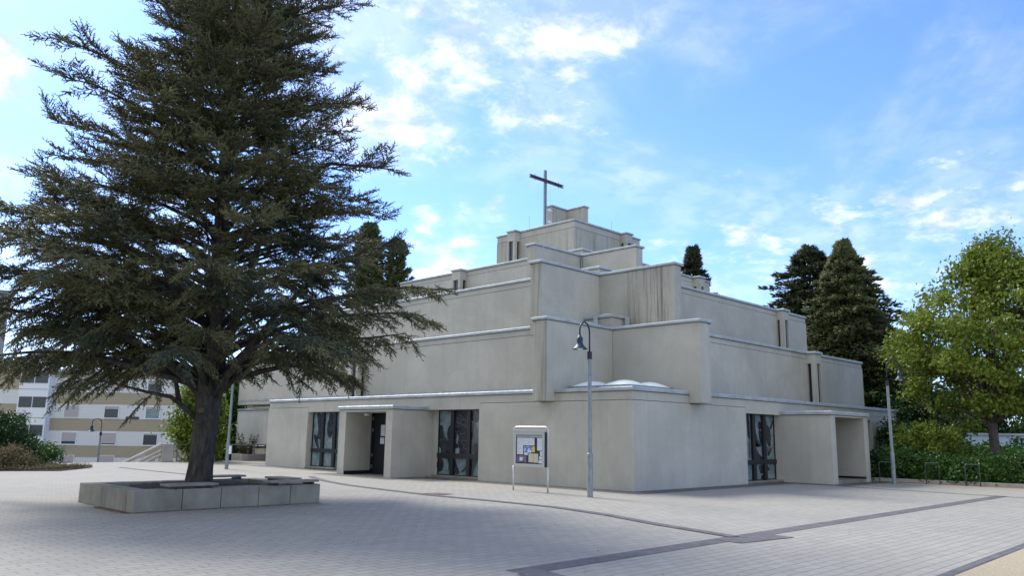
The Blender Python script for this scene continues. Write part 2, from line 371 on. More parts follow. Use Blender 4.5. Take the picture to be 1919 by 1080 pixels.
# ------------------------------------------------------------------ church
church = thing('church_building', 'stepped concrete church with grey plaster storeys, metal copings and a rooftop cross', 'church')
GC, GJ = 2.9, 2.61
EX, EY = 21.95, 20.8
def coping(path, z, name='coping', h=.10, over=.055, w=.34, closed=False, parent=church, mt='coping'):
    """sloped metal coping along a path with the wall on its left-hand... outward side given by path order"""
    b = MB(); n = len(path); P = [Vector(p) for p in path]
    def off(i, d):
        nrm = []
        if i > 0 or closed: e = (P[i]-P[i-1]).normalized(); nrm.append(Vector((e.y, -e.x)))
        if i < n-1 or closed: e = (P[(i+1) % n]-P[i]).normalized(); nrm.append(Vector((e.y, -e.x)))
        if len(nrm) == 1: return P[i]+nrm[0]*d
        s = nrm[0]+nrm[1]; return P[i]+s*(d/(1+nrm[0].dot(nrm[1])))
    rows = []
    for i in range(n):
        o = off(i, over); o2 = off(i, over-.03); t = off(i, -w)
        rows.append([(o.x, o.y, z), (o.x, o.y, z+h*.78), (o2.x, o2.y, z+h), (t.x, t.y, z+h*.92), (t.x, t.y, z)])
    vs = [q for r in rows for q in r]; fs = []
    m = n if closed else n-1
    for i in range(m):
        j = (i+1) % n
        for k in range(5): k2 = (k+1) % 5; fs.append((i*5+k, j*5+k, j*5+k2, i*5+k2))
    if not closed: fs.append((0, 1, 2, 3, 4)); fs.append(tuple((n-1)*5+k for k in (4, 3, 2, 1, 0)))
    b.add(vs, fs); o = b.build(name, M[mt], parent)
    d_ = MB(); rows = []  # dark strip below the coping: shade of its overhang put into colour
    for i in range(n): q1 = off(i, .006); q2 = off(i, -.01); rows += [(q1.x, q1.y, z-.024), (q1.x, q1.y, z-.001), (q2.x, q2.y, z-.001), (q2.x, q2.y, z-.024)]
    d_.add(rows, [(i*4+k, ((i+1) % n)*4+k, ((i+1) % n)*4+(k+1) % 4, i*4+(k+1) % 4) for i in range(m) for k in range(4)]); d_.build('coping_shade', M['joint'], parent if parent.type == 'EMPTY' else parent)
    return o
# ground storey
g = MB(); g.box(0, EX, 0, EY, 2.42, GC)
g.box(.66, EX-.02, .66, EY-.02, .0, 2.42)
fas = g.build('fascia_wall', M['wall'], church, bevel=.012)
def wallbox(args, name='wall_panel', m='wall', bev=.018):
    b = MB()
    for a in args: b.box(*a)
    return b.build(name, M[m], church, bevel=bev)
wallbox([(-.03, 6.62, -.03, 6.45, 0, GJ)], bev=.022)
wallbox([(-.03, .66, 17.4, EY+.03, 0, GJ)])
wallbox([(17.95, EX+.03, -.03, .66, 0, GJ)])
wallbox([(.04, .66, 6.45, 9.3, 0, .055)], 'plinth', 'wall_worn')
wallbox([(.04, .66, 12.7, 17.4, 0, .055)], 'plinth', 'wall_worn')
wallbox([(6.62, 9.25, .04, .66, 0, .055)], 'plinth', 'wall_worn')
wallbox([(.31, .66, 8.93, 9.31, .055, 2.42)])
wallbox([(.26, .66, 12.6, 15.2, .055, 2.42)])
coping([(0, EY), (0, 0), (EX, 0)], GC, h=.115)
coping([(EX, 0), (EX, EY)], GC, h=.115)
jn = MB(); jn.box(-.004, .01, 0, 6.45, GJ, GJ+.02); jn.box(-.003, 6.62, -.004, .01, GJ, GJ+.02); jn.build('joint', M['joint'], church)
jn = MB(); jn.box(-.004, .01, 17.4, EY, GJ, GJ+.02); jn.build('joint', M['joint'], church)
jn = MB(); jn.box(17.95, EX, -.004, .01, GJ, GJ+.02); jn.build('joint', M['joint'], church)
jn = MB(); jn.box(13.706, 19.8, 13.70, 13.72, 12.9, 12.925); jn.box(13.70, 13.72, 13.71, 19.7, 12.9, 12.925); jn.build('joint', M['joint'], church)
# roof deck edge flashing against the first upper storey
fl = MB(); fl.box(1.03, 1.05, 3.6, 26.0, GC+.19, GC+.27); fl.box(3.7, 20.6, 1.27, 1.29, GC+.17, GC+.22); fl.build('flashing', M['coping'], church)
rf = MB(); rf.box(.3, EX-.3, .3, EY-.3, GC+.001, GC+.03); rf.build('roof_deck', M['roof'], church)

def fin_pair(X, Y, b, a, wX, wY, zb, zt, m_left='wall_worn', m_right='wall', rside=None):
    """X: outer plane of the left wing wall end; Y: outer plane of the right one; (b, a) inner corner of the notch"""
    l = MB(); l.box(X, X+.3, a+.002, a+wY*.78, zb, zt-.001); l.box(X+.03, b+.2, a+wY*.78, a+wY, zb, zt)
    ll = MB(); ll.box(X+.02, b, a, a+wY*.77, zb+.001, zt-.002); ll.build('notch_wall', M['wall'], church)
    o1 = l.build('notch_wall', M[m_left], church, bevel=.015)
    r = MB(); r.box(b, b+wX*.78, Y, a-.001, zb, zt); r.box(b+wX*.78, b+wX, Y+.03, a-.001, zb, zt)
    o2 = r.build('notch_wall', M[m_right], church, bevel=.015)
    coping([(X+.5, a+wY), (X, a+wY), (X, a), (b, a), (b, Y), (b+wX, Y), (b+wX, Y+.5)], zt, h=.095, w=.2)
    return o1, o2
def tier(sx, sy, b, a, ex, ey, z0, zt, zj, wX, wY, capx, capy):
    m = MB(); m.box(sx, ex, a+wY-.001, ey, z0, zt); m.box(b+wX-.001, ex, sy, a+wY-.002, z0, zt)
    m.box(b+.05, ex-.1, a+.05, ey-.1, z0, zt-.01)
    o = m.build('upper_wall', M['wall'], church, bevel=.012)
    p = MB(); p.box(sx-.022, sx+.2, a+wY, ey-.06, z0, zj); p.box(b+wX, ex+.02, sy-.022, sy+.2, z0, zj)
    p.build('wall_panel', M['wall'], church, bevel=.012)
    jn = MB(); jn.box(sx-.004, sx+.01, a+wY, ey-.06, zj, zj+.022); jn.box(b+wX, ex, sy-.004, sy+.01, zj, zj+.022); jn.build('joint', M['joint'], church)
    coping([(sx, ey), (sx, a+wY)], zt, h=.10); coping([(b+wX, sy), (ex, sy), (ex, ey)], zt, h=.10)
# first upper storey
T1 = dict(sx=1.09, sy=1.33, b=3.03, a=3.0, ex=20.74, ey=26.1, z0=GC, zt=5.22, zj=4.99, wX=.66, wY=.60)
T2 = dict(sx=3.26, sy=3.49, b=4.27, a=4.53, ex=19.51, ey=23.5, z0=5.2, zt=7.53, zj=7.29, wX=.5, wY=.53)
T3 = dict(sx=8.10, sy=8.41, b=9.20, a=9.50, ex=18.75, ey=21.8, z0=7.5, zt=9.85, zj=9.6, wX=.55, wY=.52)
for t in (T1, T2, T3): tier(capx=0, capy=0, **t)
fin_pair(-.41, -.46, 3.03, 3.0, .66, .60, 2.63, 5.22, 'wall_worn', 'wall')
fin_pair(.99, 1.25, 4.27, 4.53, .5, .53, 4.99, 7.53, 'wall_worn', 'wall_stained')
fin_pair(6.02, 6.38, 9.20, 9.50, .55, .52, 7.5, 9.85, 'wall_worn', 'wall')
for (x0, y0, x1, y1, z, xb, yb) in ((1.3, 3.7, 20.5, 26, 5.222, 3.8, 1.6), (3.5, 5.2, 19.3, 23.3, 7.532, 4.9, 3.8), (8.3, 10.1, 18.5, 21.6, 9.852, 9.8, 8.7)):
    q = MB(); q.box(x0, x1, y0, y1, z, z+.02); q.box(xb, x1, yb, y0-.01, z, z+.02); q.build('roof_deck', M['roof'], church)
# top block and its crown walls
t4 = MB(); t4.box(13.71, 19.85, 13.71, 19.76, 9.8, 13.28); t4.build('upper_wall', M['wall'], church, bevel=.012)
t4 = MB(); t4.box(13.69, 19.86, 13.69, 19.77, 9.8, 12.9); t4.build('wall_panel', M['wall_worn'], church, bevel=.012)
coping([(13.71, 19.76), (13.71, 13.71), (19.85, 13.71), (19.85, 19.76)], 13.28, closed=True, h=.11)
tw = MB(); tw.box(14.64, 16.0, 16.21, 16.6, 13.2, 14.78); tw.build('crown_wall', M['wall_worn'], church, bevel=.015)
tw = MB(); tw.box(16.0, 16.4, 14.9, 16.6, 13.2, 14.78); tw.build('crown_wall', M['wall_worn'], church, bevel=.015)
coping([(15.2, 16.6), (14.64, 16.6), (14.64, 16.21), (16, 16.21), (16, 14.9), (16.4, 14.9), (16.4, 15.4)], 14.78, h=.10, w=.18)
# skylight kerbs behind the notches
def curb(x, y, s, z0, z1, domes=()):
    k = MB(); k.box(x, x+s, y, y+s, z0, z1); kb = k.build('roof_light_kerb', M['wall'], church, bevel=.01)
    coping([(x, y+s), (x, y), (x+s, y)], z1, name='kerb_coping', parent=kb, h=.10, over=.05, w=.3)
    for dx, dy in domes:
        dome(x+dx, y+dy, z1+.10, .46, kb)
    return kb
def dome(x, y, z, r, parent=church):
    f = MB(); f.box(x-r, x+r, y-r, y+r, z-.1, z+.02); fr = f.build('roof_light', M['galv'], parent)
    n = 14; V = []; F = []
    for i in range(n+1):
        for j in range(n+1):
            u = i/n*2-1; v = j/n*2-1; h = (1-u*u)*(1-v*v)
            V.append((x+u*r*.94, y+v*r*.94, z+.02+.19*h**.75*r/.6))
    for i in range(n):
        for j in range(n): a = i*(n+1)+j; F.append((a, a+n+1, a+n+2, a+1))
    d = MB(); d.add(V, F); d.build('dome', M['dome'], fr, smooth=True)
for x, y in ((.95, 2.2), (.95, .95), (2.2, .95), (2.2, 2.2)): dome(x, y, 3.08, .58)
kb1 = curb(3.35, 3.25, 2.0, 5.2, 5.74, ((.72, .72),))
dome(2.62, 3.95, 5.36, .5)
for bx_, by_ in ((3.16, 3.85), (3.98, 3.06)): q = MB(); q.box(bx_-.06, bx_+.06, by_-.06, by_+.06, 5.24, 5.80); q.build('bracket', M['coping'], church)
curb(5.1, 5.2, 3.5, 7.5, 8.05)
curb(10.5, 10.5, 2.6, 9.8, 10.55)

# bays: slim glazed oriels with a corner post and a cap
def bay(axis, pos, out, wallp, length, zt, capz, zb):
    """axis 'x': on a left-hand (-X) facade; near edge at Y=pos; axis 'y': on a right-hand facade, near edge at X=pos"""
    def bx(m, n0, n1, s0, s1, z0, z1):
        # n: outward normal coordinate, s: along the wall
        if axis == 'x': m.box(n0, n1, s0, s1, z0, z1)
        else: m.box(s0, s1, n0, n1, z0, z1)
    p = wallp-out
    m = MB(); bx(m, p, wallp, pos, pos+length, capz, zt); cp = m.build('bay_window', M['wall'], church, bevel=.012)
    q = MB(); bx(q, p, p+.21, pos, pos+.15, zb, capz); bx(q, p, wallp, pos+length-.1, pos+length, zb, capz); q.build('bay_post', M['wall'], cp)
    q = MB(); bx(q, p+.1, p+.12, pos+.14, pos+length-.1, zb, capz); q.build('glass', M['window_dark'], cp)
    q = MB(); bx(q, p+.21, wallp-.02, pos+.12, pos+.14, zb, capz); q.build('glass', M['black'], cp)
    if axis == 'x': path = [(wallp, pos+length), (p, pos+length), (p, pos), (wallp, pos)]
    else: path = [(pos, wallp), (pos, p), (pos+length, p), (pos+length, wallp)]
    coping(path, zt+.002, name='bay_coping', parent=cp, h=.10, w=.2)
bay('x', 14.80, .42, 1.09, .58, 5.22, 4.81, 2.9)
bay('y', 14.64, .40, 1.33, .60, 5.22, 4.80, 2.9)
bay('y', 16.40, .36, 3.49, .56, 7.53, 7.10, 5.2)
bay('x', 16.23, .46, 8.10, .62, 9.85, 9.38, 7.5)
bay('x', 17.84, .46, 13.71, .60, 13.28, 12.72, 9.8)
bay('y', 17.94, .41, 13.71, .62, 13.28, 12.75, 9.8)
bay('y', 17.1, .42, 8.41, .5, 9.85, 9.4, 7.5)

# porches
def porch_left():
    x0, y0, y1, zt = -1.56, 9.30, 12.65, 2.42
    m = MB(); m.box(x0, .9, y0, y0+.4, 0, zt); m.box(x0, .9, y1-.44, y1, 0, zt); m.box(x0, 0, y0+.4, y1-.42, zt-.10, zt)
    po = m.build('porch', M['wall'], church, bevel=.014)
    r = MB(); r.box(x0+.1, 0, y0+.1, y1-.1, zt+.002, zt+.05); r.build('porch_roof', M['roof'], po)
    coping([(0, y1), (x0, y1), (x0, y0), (-.001, y0)], zt+.001, name='porch_coping', parent=po, h=.13, over=.06, w=.2)
    k = MB(); k.box(x0+.02, -.35, y1-.46, y1-.443, 0, .14); k.build('skirting', M['dark_frame'], po)
    d = MB(); d.box(-.30, -.22, y0+.4, y1-.44, 0, zt-.1); dr = d.build('entrance_door', M['dark_frame'], church)
    fr = MB(); fr.box(-.36, -.301, y1-.50, y1-.442, 0, zt-.1); fr.build('door_frame', M['black'], dr)
    for z in (.22, .65, 1.6, 2.05): hg = MB(); hg.box(-.365, -.31, y1-.53, y1-.505, z, z+.13); hg.build('hinge', M['galv'], dr)
    for (yy, zz, w_, h_, c) in ((11.52, 1.45, .25, .42, 'paper'), (11.22, 1.45, .25, .42, 'paper'), (11.54, 1.15, .25, .24, 'paper'), (11.24, 1.07, .22, .30, 'paper_blue')):
        q = MB(); q.box(-.312, -.303, yy-w_/2, yy+w_/2, zz, zz+h_); q.build('notice_sheet', M[c], dr)
    q = MB(); q.box(-.33, -.304, 11.12, 11.3, .5, .85); q.build('letter_slot', M['galv'], dr)
    l = MB(); l.lathe([(.02, 0), (.11, -.02), (.13, -.06), (.10, -.10), (.0, -.12)], (-.75, 12.0, zt-.10), 16); l.build('ceiling_lamp', M['dome'], po, smooth=True)
M['paper'] = mat('white_paper', (.72, .74, .8), .8, build=lambda g: g.col(g.ramp(g.noise(g.pos((3, 3, 45)), 3, 3, .7), [(.42, (.72, .75, .82)), (.62, (.5, .53, .6))])))
M['paper_blue'] = mat('blue_leaflet', (.18, .28, .6), .7, build=lambda g: g.col(g.ramp(g.noise(g.pos(), 12, 2, .5), [(.45, (.08, .2, .55)), (.6, (.6, .7, .85))])))
porch_left()
def porch_right():
    y0, x0, x1, zt = -1.88, 9.26, 12.62, 2.44
    m = MB(); m.box(x0, x0+.38, y0, .9, 0, zt); m.box(x1-.4, x1, y0, .9, 0, zt); m.box(x0+.38, x1-.4, y0, 0, zt-.08, zt)
    po = m.build('porch', M['wall'], church, bevel=.014)
    r = MB(); r.box(x0+.1, x1-.1, y0+.1, 0, zt+.002, zt+.05); r.build('porch_roof', M['roof'], po)
    coping([(x0, -.001), (x0, y0), (x1, y0), (x1, 0)], zt+.001, name='porch_coping', parent=po, h=.13, over=.06, w=.2)
    s = MB(); s.box(x0+.38, x1-.4, y0+.05, .3, 0, .12); s.build('step', M['concrete'], po, bevel=.01)
    s = MB(); s.box(x0+.382, x1-.402, .1, .18, .12, zt); s.build('entrance_door', M['dark_frame'], church)
    k = MB(); k.box(x1-.42, x1-.402, y0+.02, .1, .12, .2); k.build('skirting', M['dark_frame'], po)
    l = MB(); l.lathe([(.02, 0), (.11, -.02), (.13, -.06), (.10, -.10), (.0, -.12)], (10.1, -1.3, zt-.08), 16); l.build('ceiling_lamp', M['dome'], po, smooth=True)
porch_right()

# leaded picture windows. local frame: s along the window (0..1 in picture order left->right), t up
def window(P0, P1, zb, zt, thick, polys, lines, bars, rail, seed):
    """P0/P1: left and right end as seen from outside; polys in 0..1 window space"""
    P0 = Vector(P0); P1 = Vector(P1); d = (P1-P0); W = d.length; d.normalize(); n = Vector((d.y, -d.x))
    H = zt-zb
    Mx = Matrix(((d.x, n.x, 0, P0.x), (d.y, n.y, 0, P0.y), (0, 0, 1, zb), (0, 0, 0, 1)))
    def loc(s, t, o): return Mx @ Vector((s*W, o, t*H))
    w_ = MB(); w_.box(0, W, -.02, 0, 0, H, Mx); win = w_.build('stained_glass_window', M['stain_light'], church)
    byc = {}
    for c, pts in polys: byc.setdefault(c, []).append(pts)
    for ci, (c, pls) in enumerate(byc.items()):
        b = MB()
        for k, pts in enumerate(pls):
            m = len(pts); o = .003 + .0011*k + ci*.0003
            # smooth the outline
            Q = []
            for i in range(m):
                a, b1 = Vector(pts[i-1]), Vector(pts[i]); c1 = Vector(pts[(i+1) % m])
                Q += [b1*.75+a*.25, b1*.75+c1*.25]
            b.add([loc(q.x, q.y, o) for q in Q], [tuple(range(len(Q)))])
        b.build('painted_glass', M[c], win)
    b = MB()
    for pts, r in lines: b.tube([loc(s, t, .016) for s, t in pts], r, 4)
    b.build('leading', M['lead'], win)
    b = MB()
    for s0, s1 in bars: b.box(s0*W, s1*W, -.02, .09, 0, H, Mx)
    b.box(0, W, -.02, .085, rail[0]*H, rail[1]*H, Mx); b.box(0, W, -.02, .05, 0-.0, .03, Mx); b.box(0, W, -.02, .05, H-.03, H+.0, Mx)
    b.box(0, .02, -.02, .048, 0, H, Mx); b.box(W-.03, W, -.02, .048, 0, H, Mx)
    b.build('frame', M['dark_frame'], win)
    b = MB(); b.box(-.0, W+.1, -.02, .34, -.05, -.001, Mx); b.build('sill', M['concrete'], win)
def ell(cx, cy, rx, ry, rot=0, n=10):
    return [(cx+rx*math.cos(a)*math.cos(rot)-ry*math.sin(a)*math.sin(rot), cy+rx*math.cos(a)*math.sin(rot)+ry*math.sin(a)*math.cos(rot)) for a in [2*math.pi*i/n for i in range(n)]]
D, Gy, Bl = 'stain_dark', 'stain_grey', 'stain_blue'
polyA = [(D, [(.28, 1), (.3, .75), (.33, .62), (.28, .56), (.16, .5), (.13, .3), (.1, .25), (.4, .25), (.45, .5), (.42, .65), (.6, .7), (.7, 1)]),
         (D, [(0, .76), (.06, .77), (.12, .7), (.13, .6), (.2, .55), (.25, .48), (.22, .3), (.07, .3), (.05, .42), (0, .42)]),
         (D, ell(.33, .62, .13, .17)), (D, ell(.6, .78, .13, .16, .3)), (D, ell(.58, .55, .09, .16, -.2)), (D, ell(.72, .6, .12, .2)), (D, ell(.45, .45, .06, .04)),
         (D, ell(.62, .38, .1, .08, .4)), (D, ell(.55, .68, .1, .09)), (D, [(.5, 1), (.5, .7), (.7, .6), (.75, 1)]), (D, ell(.05, .15, .09, .11)),
         (Gy, [(.84, .82), (.93, .78), (.96, .66), (.98, .5), (.96, .33), (.82, .33), (.86, .5), (.82, .66)]), (D, ell(.9, .9, .09, .1)), (D, [(.86, .5), (.99, .5), (.99, .33), (.9, .31)]),
         (D, [(.3, .3), (.4, .3), (.5, .12), (.56, .04), (.46, .02), (.3, .06)]), (D, [(.22, .3), (.28, .16), (.27, .08), (.2, .03), (.3, .1), (.36, .28)]),
         (D, [(.75, .28), (.7, .14), (.56, .05), (.66, .07), (.8, .2), (.82, .3)]), (D, [(.8, .3), (.98, .3), (.94, .2), (.88, .12), (.86, .0), (.79, .08), (.82, .2)]), (Gy, ell(.9, .24, .08, .08)),
         ('stain_light', ell(.58, .98, .03, .08)), ('stain_light', ell(.57, .46, .05, .07, .5)), ('stain_light', ell(.6, .65, .05, .04, 1))]
rr = random.Random(3)
def squig(x0, y0, x1, y1, k, rr=rr):
    return [((x0+(x1-x0)*i/6)+rr.uniform(-k, k), (y0+(y1-y0)*i/6)+rr.uniform(-k, k)) for i in range(7)]
lineA = [([(0, .535), (.98, .535)], .006), ([(0, .3), (.98, .3)], .006), ([(.02, .86), (.3, .86)], .004), ([(.16, .86), (.15, .76), (.1, .68)], .004), ([(.8, .885), (1, .885)], .005), ([(.5, .87), (.98, .75)], .004)]
for i in range(20):
    x = rr.uniform(.36, .76); y = rr.uniform(.5, .95); a = rr.uniform(0, 6.3); lineA.append((squig(x, y, x+.16*math.cos(a), y+.12*math.sin(a), .02), .0055))
for i in range(14):
    x = rr.uniform(.1, .95); y = rr.uniform(.05, .5); a = rr.uniform(0, 6.3); lineA.append((squig(x, y, x+.15*math.cos(a), y+.1*math.sin(a), .02), .005))
window((.32, 8.93), (.32, 6.45), .10, 2.42, .02, [(c, [(x*.87, y) for x, y in p]) for c, p in polyA], [([(x*.87, y) for x, y in p], r) for p, r in lineA], [(.29, .36), (.64, .71)], (.26, .335), 1)
polyB = [(D, [(.06, 1), (.1, .8), (.12, .6), (.08, .55), (.1, .5), (.2, .5), (.26, .56), (.24, .8), (.26, .95), (.2, .9), (.16, .98)]), (D, ell(.2, .53, .05, .04)),
         (D, [(.02, .6), (.1, .55), (.14, .4), (.16, .32), (.11, .33), (.03, .5)]), (Gy, [(.42, .86), (.5, .8), (.56, .66), (.55, .5), (.57, .34), (.45, .33), (.44, .5), (.41, .66)]),
         (D, ell(.38, .72, .07, .2)), (D, ell(.39, .9, .05, .1)), (D, [(.16, .3), (.26, .3), (.22, .22)]), (D, [(.46, .3), (.54, .3), (.5, .2), (.48, .12), (.54, .03), (.48, .02), (.43, .1)]),
         (Bl, [(.66, .95), (.72, 1), (.76, .75), (.74, .55), (.68, .7)]), (Gy, ell(.7, .45, .05, .12)), (Bl, ell(.7, .15, .05, .12)), (D, [(.62, .7), (.76, .6), (.74, .5)]), (Bl, ell(.88, .6, .08, .3)), (D, ell(.92, .3, .07, .2))]
lineB = [([(0, .1), (.3, .12)], .004), ([(.3, .53), (.6, .53)], .005), ([(.35, .12), (.6, .13)], .004), ([(.0, .3), (1, .3)], .005), ([(.5, 1), (.48, .8), (.6, .7)], .004)]
for i in range(12):
    x = rr.uniform(.05, .7); y = rr.uniform(.1, .9); a = rr.uniform(0, 6.3); lineB.append((squig(x, y, x+.12*math.cos(a), y+.12*math.sin(a), .015), .004))
window((.27, 17.37), (.27, 15.2), .10, 2.42, .02, [(c, [(x*1.6, y) for x, y in p if True]) for c, p in polyB if max(x for x, y in p) < .66], [([(min(1, x*1.6), y) for x, y in p], r) for p, r in lineB], [(.34, .43), (.76, .85)], (.26, .33), 2)
polyC = [(D, [(0, 1), (.08, 1), (.1, .6), (.04, .62), (.0, .7)]), (Gy, [(.02, .6), (.1, .6), (.1, .32), (.03, .33)]), (D, [(.24, .96), (.3, .85), (.33, .68), (.45, .55), (.5, .5), (.4, .52), (.3, .6), (.22, .7), (.2, .5), (.3, .5), (.27, .72), (.22, .85)]),
         (D, ell(.46, .83, .06, .07)), (D, [(.4, .75), (.5, .77), (.54, .6), (.5, .5), (.44, .6)]), (D, [(.7, .93), (.74, .85), (.84, .8), (.88, .65), (.86, .5), (.75, .52), (.7, .62), (.66, .72), (.72, .82)]),
         (D, [(.26, .48), (.36, .42), (.5, .35), (.56, .31), (.26, .31)]), (Gy, [(.22, .5), (.34, .48), (.42, .38), (.46, .31), (.24, .31)]), (Gy, [(.7, .5), (.86, .5), (.82, .42), (.72, .38)]),
         (D, [(.36, .22), (.5, .22), (.56, .14), (.44, .08), (.4, .14)]), (D, [(.62, .2), (.74, .13), (.8, .15), (.7, .22)]), (D, [(.44, .08), (.58, .08), (.6, 0), (.46, 0)]),
         (D, [(.84, .8), (.95, .9), (1, .95), (.98, .88), (.88, .76)]), ('stain_light', ell(.47, .17, .03, .05, -.6)), (D, [(.7, .38), (.78, .45), (.9, .5), (.8, .36)])]
lineC = [([(.1, .505), (1, .505)], .005), ([(.1, .31), (1, .31)], .005), ([(0, .12), (.5, .1)], .004), ([(.6, .1), (1, .12)], .004), ([(.35, 1), (.37, .75), (.33, .6)], .004), ([(.7, .9), (1, .9)], .004), ([(.3, .82), (.5, .82)], .004), ([(0, .18), (.3, .17)], .004)]
for i in range(12):
    x = rr.uniform(.15, .9); y = rr.uniform(.05, .95); a = rr.uniform(0, 6.3); lineC.append((squig(x, y, x+.14*math.cos(a), y+.1*math.sin(a), .015), .004))
window((6.64, .31), (9.28, .31), .09, 2.42, .02, [(c, [(x*.76+.24, y) for x, y in p]) for c, p in polyC], [([(x*.76+.24, y) for x, y in p], r) for p, r in lineC], [(.33, .41), (.63, .71)], (.24, .31), 3)
# recess behind right porch
q = MB(); q.box(12.7, 17.9, .62, .64, .3, 2.3); q.build('glass', M['window_dark'], church)

# the cross on the roof
cr = MB(); X0, Y0 = 14.05, 16.20
for dx in (-.075, .035): cr.box(X0+dx, X0+dx+.04, Y0-.06, Y0+.06, 13.2, 16.83)
cr.box(X0-.035, X0+.035, Y0-.02, Y0+.02, 13.2, 16.8)
cross = cr.build('cross', M['galv'], church)
cb = MB(); cb.box(12.62, 15.52, Y0-.14, Y0-.08, 16.04, 16.11); cb.box(12.62, 15.52, Y0-.14, Y0-.08, 16.17, 16.24); cb.box(12.72, 15.42, Y0-.10, Y0-.07, 16.11, 16.17)
for x in (13.05, 15.1): cb.box(x, x+.02, Y0-.12, Y0-.10, 15.95, 16.33)
M['rust'] = mat('rusted_crossbar', (.10, .075, .065), .7, .3, build=lambda g: g.col(g.ramp(g.noise(g.pos(), 8, 4, .6), [(.35, (.05, .045, .045)), (.65, (.15, .10, .085))])))
cb.build('crossbar', M['rust'], cross)
k = MB()
for z in (13.75, 14.45): k.box(X0+.06, 14.66, Y0-.03, Y0+.03, z, z+.06); k.box(X0+.2, X0+.34, Y0-.12, Y0-.04, z-.05, z+.08)
k.build('bracket', M['dome'], cross)
for (x, y, z0, z1) in ((1.11, 4.55, 7.6, 8.34), (9.2, 9.45, 9.3, 10.15), (13.8, 17.2, 13.3, 14.2), (17.2, 13.8, 13.3, 13.95), (1.3, 22, 5.3, 6.2)):
    r = MB(); r.tube([(x, y, z0), (x, y, z1)], .011, 6); r.build('lightning_rod', M['coping'], church)
r = MB(); r.tube([(9.13, 9.43, 8.1), (9.13, 9.43, 9.75)], .045, 10); r.build('downpipe', M['galv'], church)
# low left wing beyond the main block
wg = MB(); wg.box(3.1, 12, 26.3, 30, .86, 2.72); wg.box(4.9, 12, 26.3, 30, -2.4, .86); wo_ = wg.build('side_wing', M['wall_pale'], church, bevel=.012)
wg = MB(); wg.box(3.075, 3.3, 26.32, 29.95, .88, 2.44); wg.build('wall_panel', M['wall_pale'], wo_)
coping([(3.1, 30), (3.1, 26.3)], 2.72, name='wing_coping', parent=wo_, h=.1)
wg = MB(); wg.box(1.6, 12, 20.9, 26.05, 2.74, 3.02); wg.box(1.1, 12, 20.9, 26.1, 3.02, 5.1); wg.build('side_wall', M['wall_pale'], church)
wg = MB(); wg.box(1.57, 1.6, 23.2, 25.4, 2.82, 2.98); wg.build('glass', M['stain_light'], church)
wg = MB(); wg.box(3.2, 4.88, 28.6, 29.9, .62, .72); wg.box(3.6, 3.75, 29.2, 29.4, -2.4, .62); wg.box(2.9, 4.88, 28.8, 29.95, .2, .3); wg.build('ledge', M['concrete_pale'], wo_)

# ------------------------------------------------------------------ street lamps
def make_lamp(label, group='curved neck street lamps'):
    t = thing('street_lamp', label, 'street lamp', group=group)
    b = MB(); b.tube([(0, 0, 0), (0, 0, 1.1), (0, 0, 1.12), (0, 0, 3.6)], [.075, .075, .058, .05], 16); b.build('pole', M['galv'], t, smooth=False)
    b = MB(); b.tube([(0, 0, 3.56), (0, 0, 3.76)], .066, 14); b.build('sleeve', M['black'], t)
    b = MB(); r = .26; zc = 4.26; pts = [(0, 0, 3.72), (0, 0, 4.0), (0, 0, zc)]
    for i in range(1, 13): a = math.pi*i/12; pts.append((-r+r*math.cos(a), 0, zc+r*math.sin(a)))
    pts += [(-2*r, 0, 4.2), (-2*r, 0, 4.1)]
    b.tube(pts, .022, 10); b.build('arm', M['black'], t, smooth=True)
    b = MB(); c = (-2*r, 0, 0)
    b.lathe([(r_, z_+.13) for r_, z_ in [(.0, 4.02), (.035, 4.02), (.05, 3.97), (.075, 3.95), (.082, 3.88), (.075, 3.83), (.085, 3.78), (.12, 3.73), (.18, 3.67), (.205, 3.655), (.205, 3.648), (.12, 3.70), (.0, 3.72)]], c, 28)
    sh = b.build('lamp_shade', M['shade_blue'], t, smooth=True)
    b = MB(); b.lathe([(.11, 3.83), (.10, 3.79), (.05, 3.76), (0, 3.75)], c, 16); b.build('bulb_cover', M['dome'], sh, smooth=True)
    return t
lamp = make_lamp('galvanised lamp post with black curved neck standing before the church corner')
lamp.location = (-2.66, -.57, 0); lamp.rotation_euler = (0, 0, math.radians(10))
def lamp_copy(loc, rz, label):
    c = copy_tree(lamp); c.location = loc; c.rotation_euler = (0, 0, rz); c['label'] = label; return c
lamp_copy((11.88, -2.97, 0), math.radians(142), 'lamp post with blue shade beside the right porch, in front of the green trees')
l3 = lamp_copy((-3.23, 18.18, 0), math.radians(142), 'lamp post right of the big tree trunk, small white box low on its pole')
b = MB(); b.box(-.14, -.05, -.12, .06, .62, .95); b.build('meter_box', M['dome'], l3)
lamp_copy((-2.3, 35.6, -2.36), math.radians(-38), 'distant small lamp post in front of the apartment block')

# ------------------------------------------------------------------ notice board
nb = thing('notice_board', 'steel framed glass notice board full of papers, on two legs by the church wall', 'notice board', (-2.40, 1.82, 0), 0)
nb.rotation_euler = (0, 0, 0)
b = MB(); yl, yr = .62, -.70
for y in (yl, yr): b.tube([(0, y, 0), (0, y, .72)], .024, 10)
pts = [(0, yl, .70), (0, yl, 1.68)] + [(0, yl-.10+.10*math.cos(a), 1.68+.10*math.sin(a)) for a in [math.pi/2*i/6 for i in range(1, 7)]]
pts += [(0, yr+.10-.10*math.sin(a), 1.68+.10*math.cos(a)) for a in [math.pi/2*i/6 for i in range(0, 7)]] + [(0, yr, .70)]
b.tube(pts, .026, 10)
M['bright_steel'] = mat('satin_steel', (.62, .63, .60), .35, .5)
M['board_green'] = mat('board_frame', (.46, .49, .47), .45, .2)
b.build('tube_frame', M['bright_steel'], nb, smooth=True)
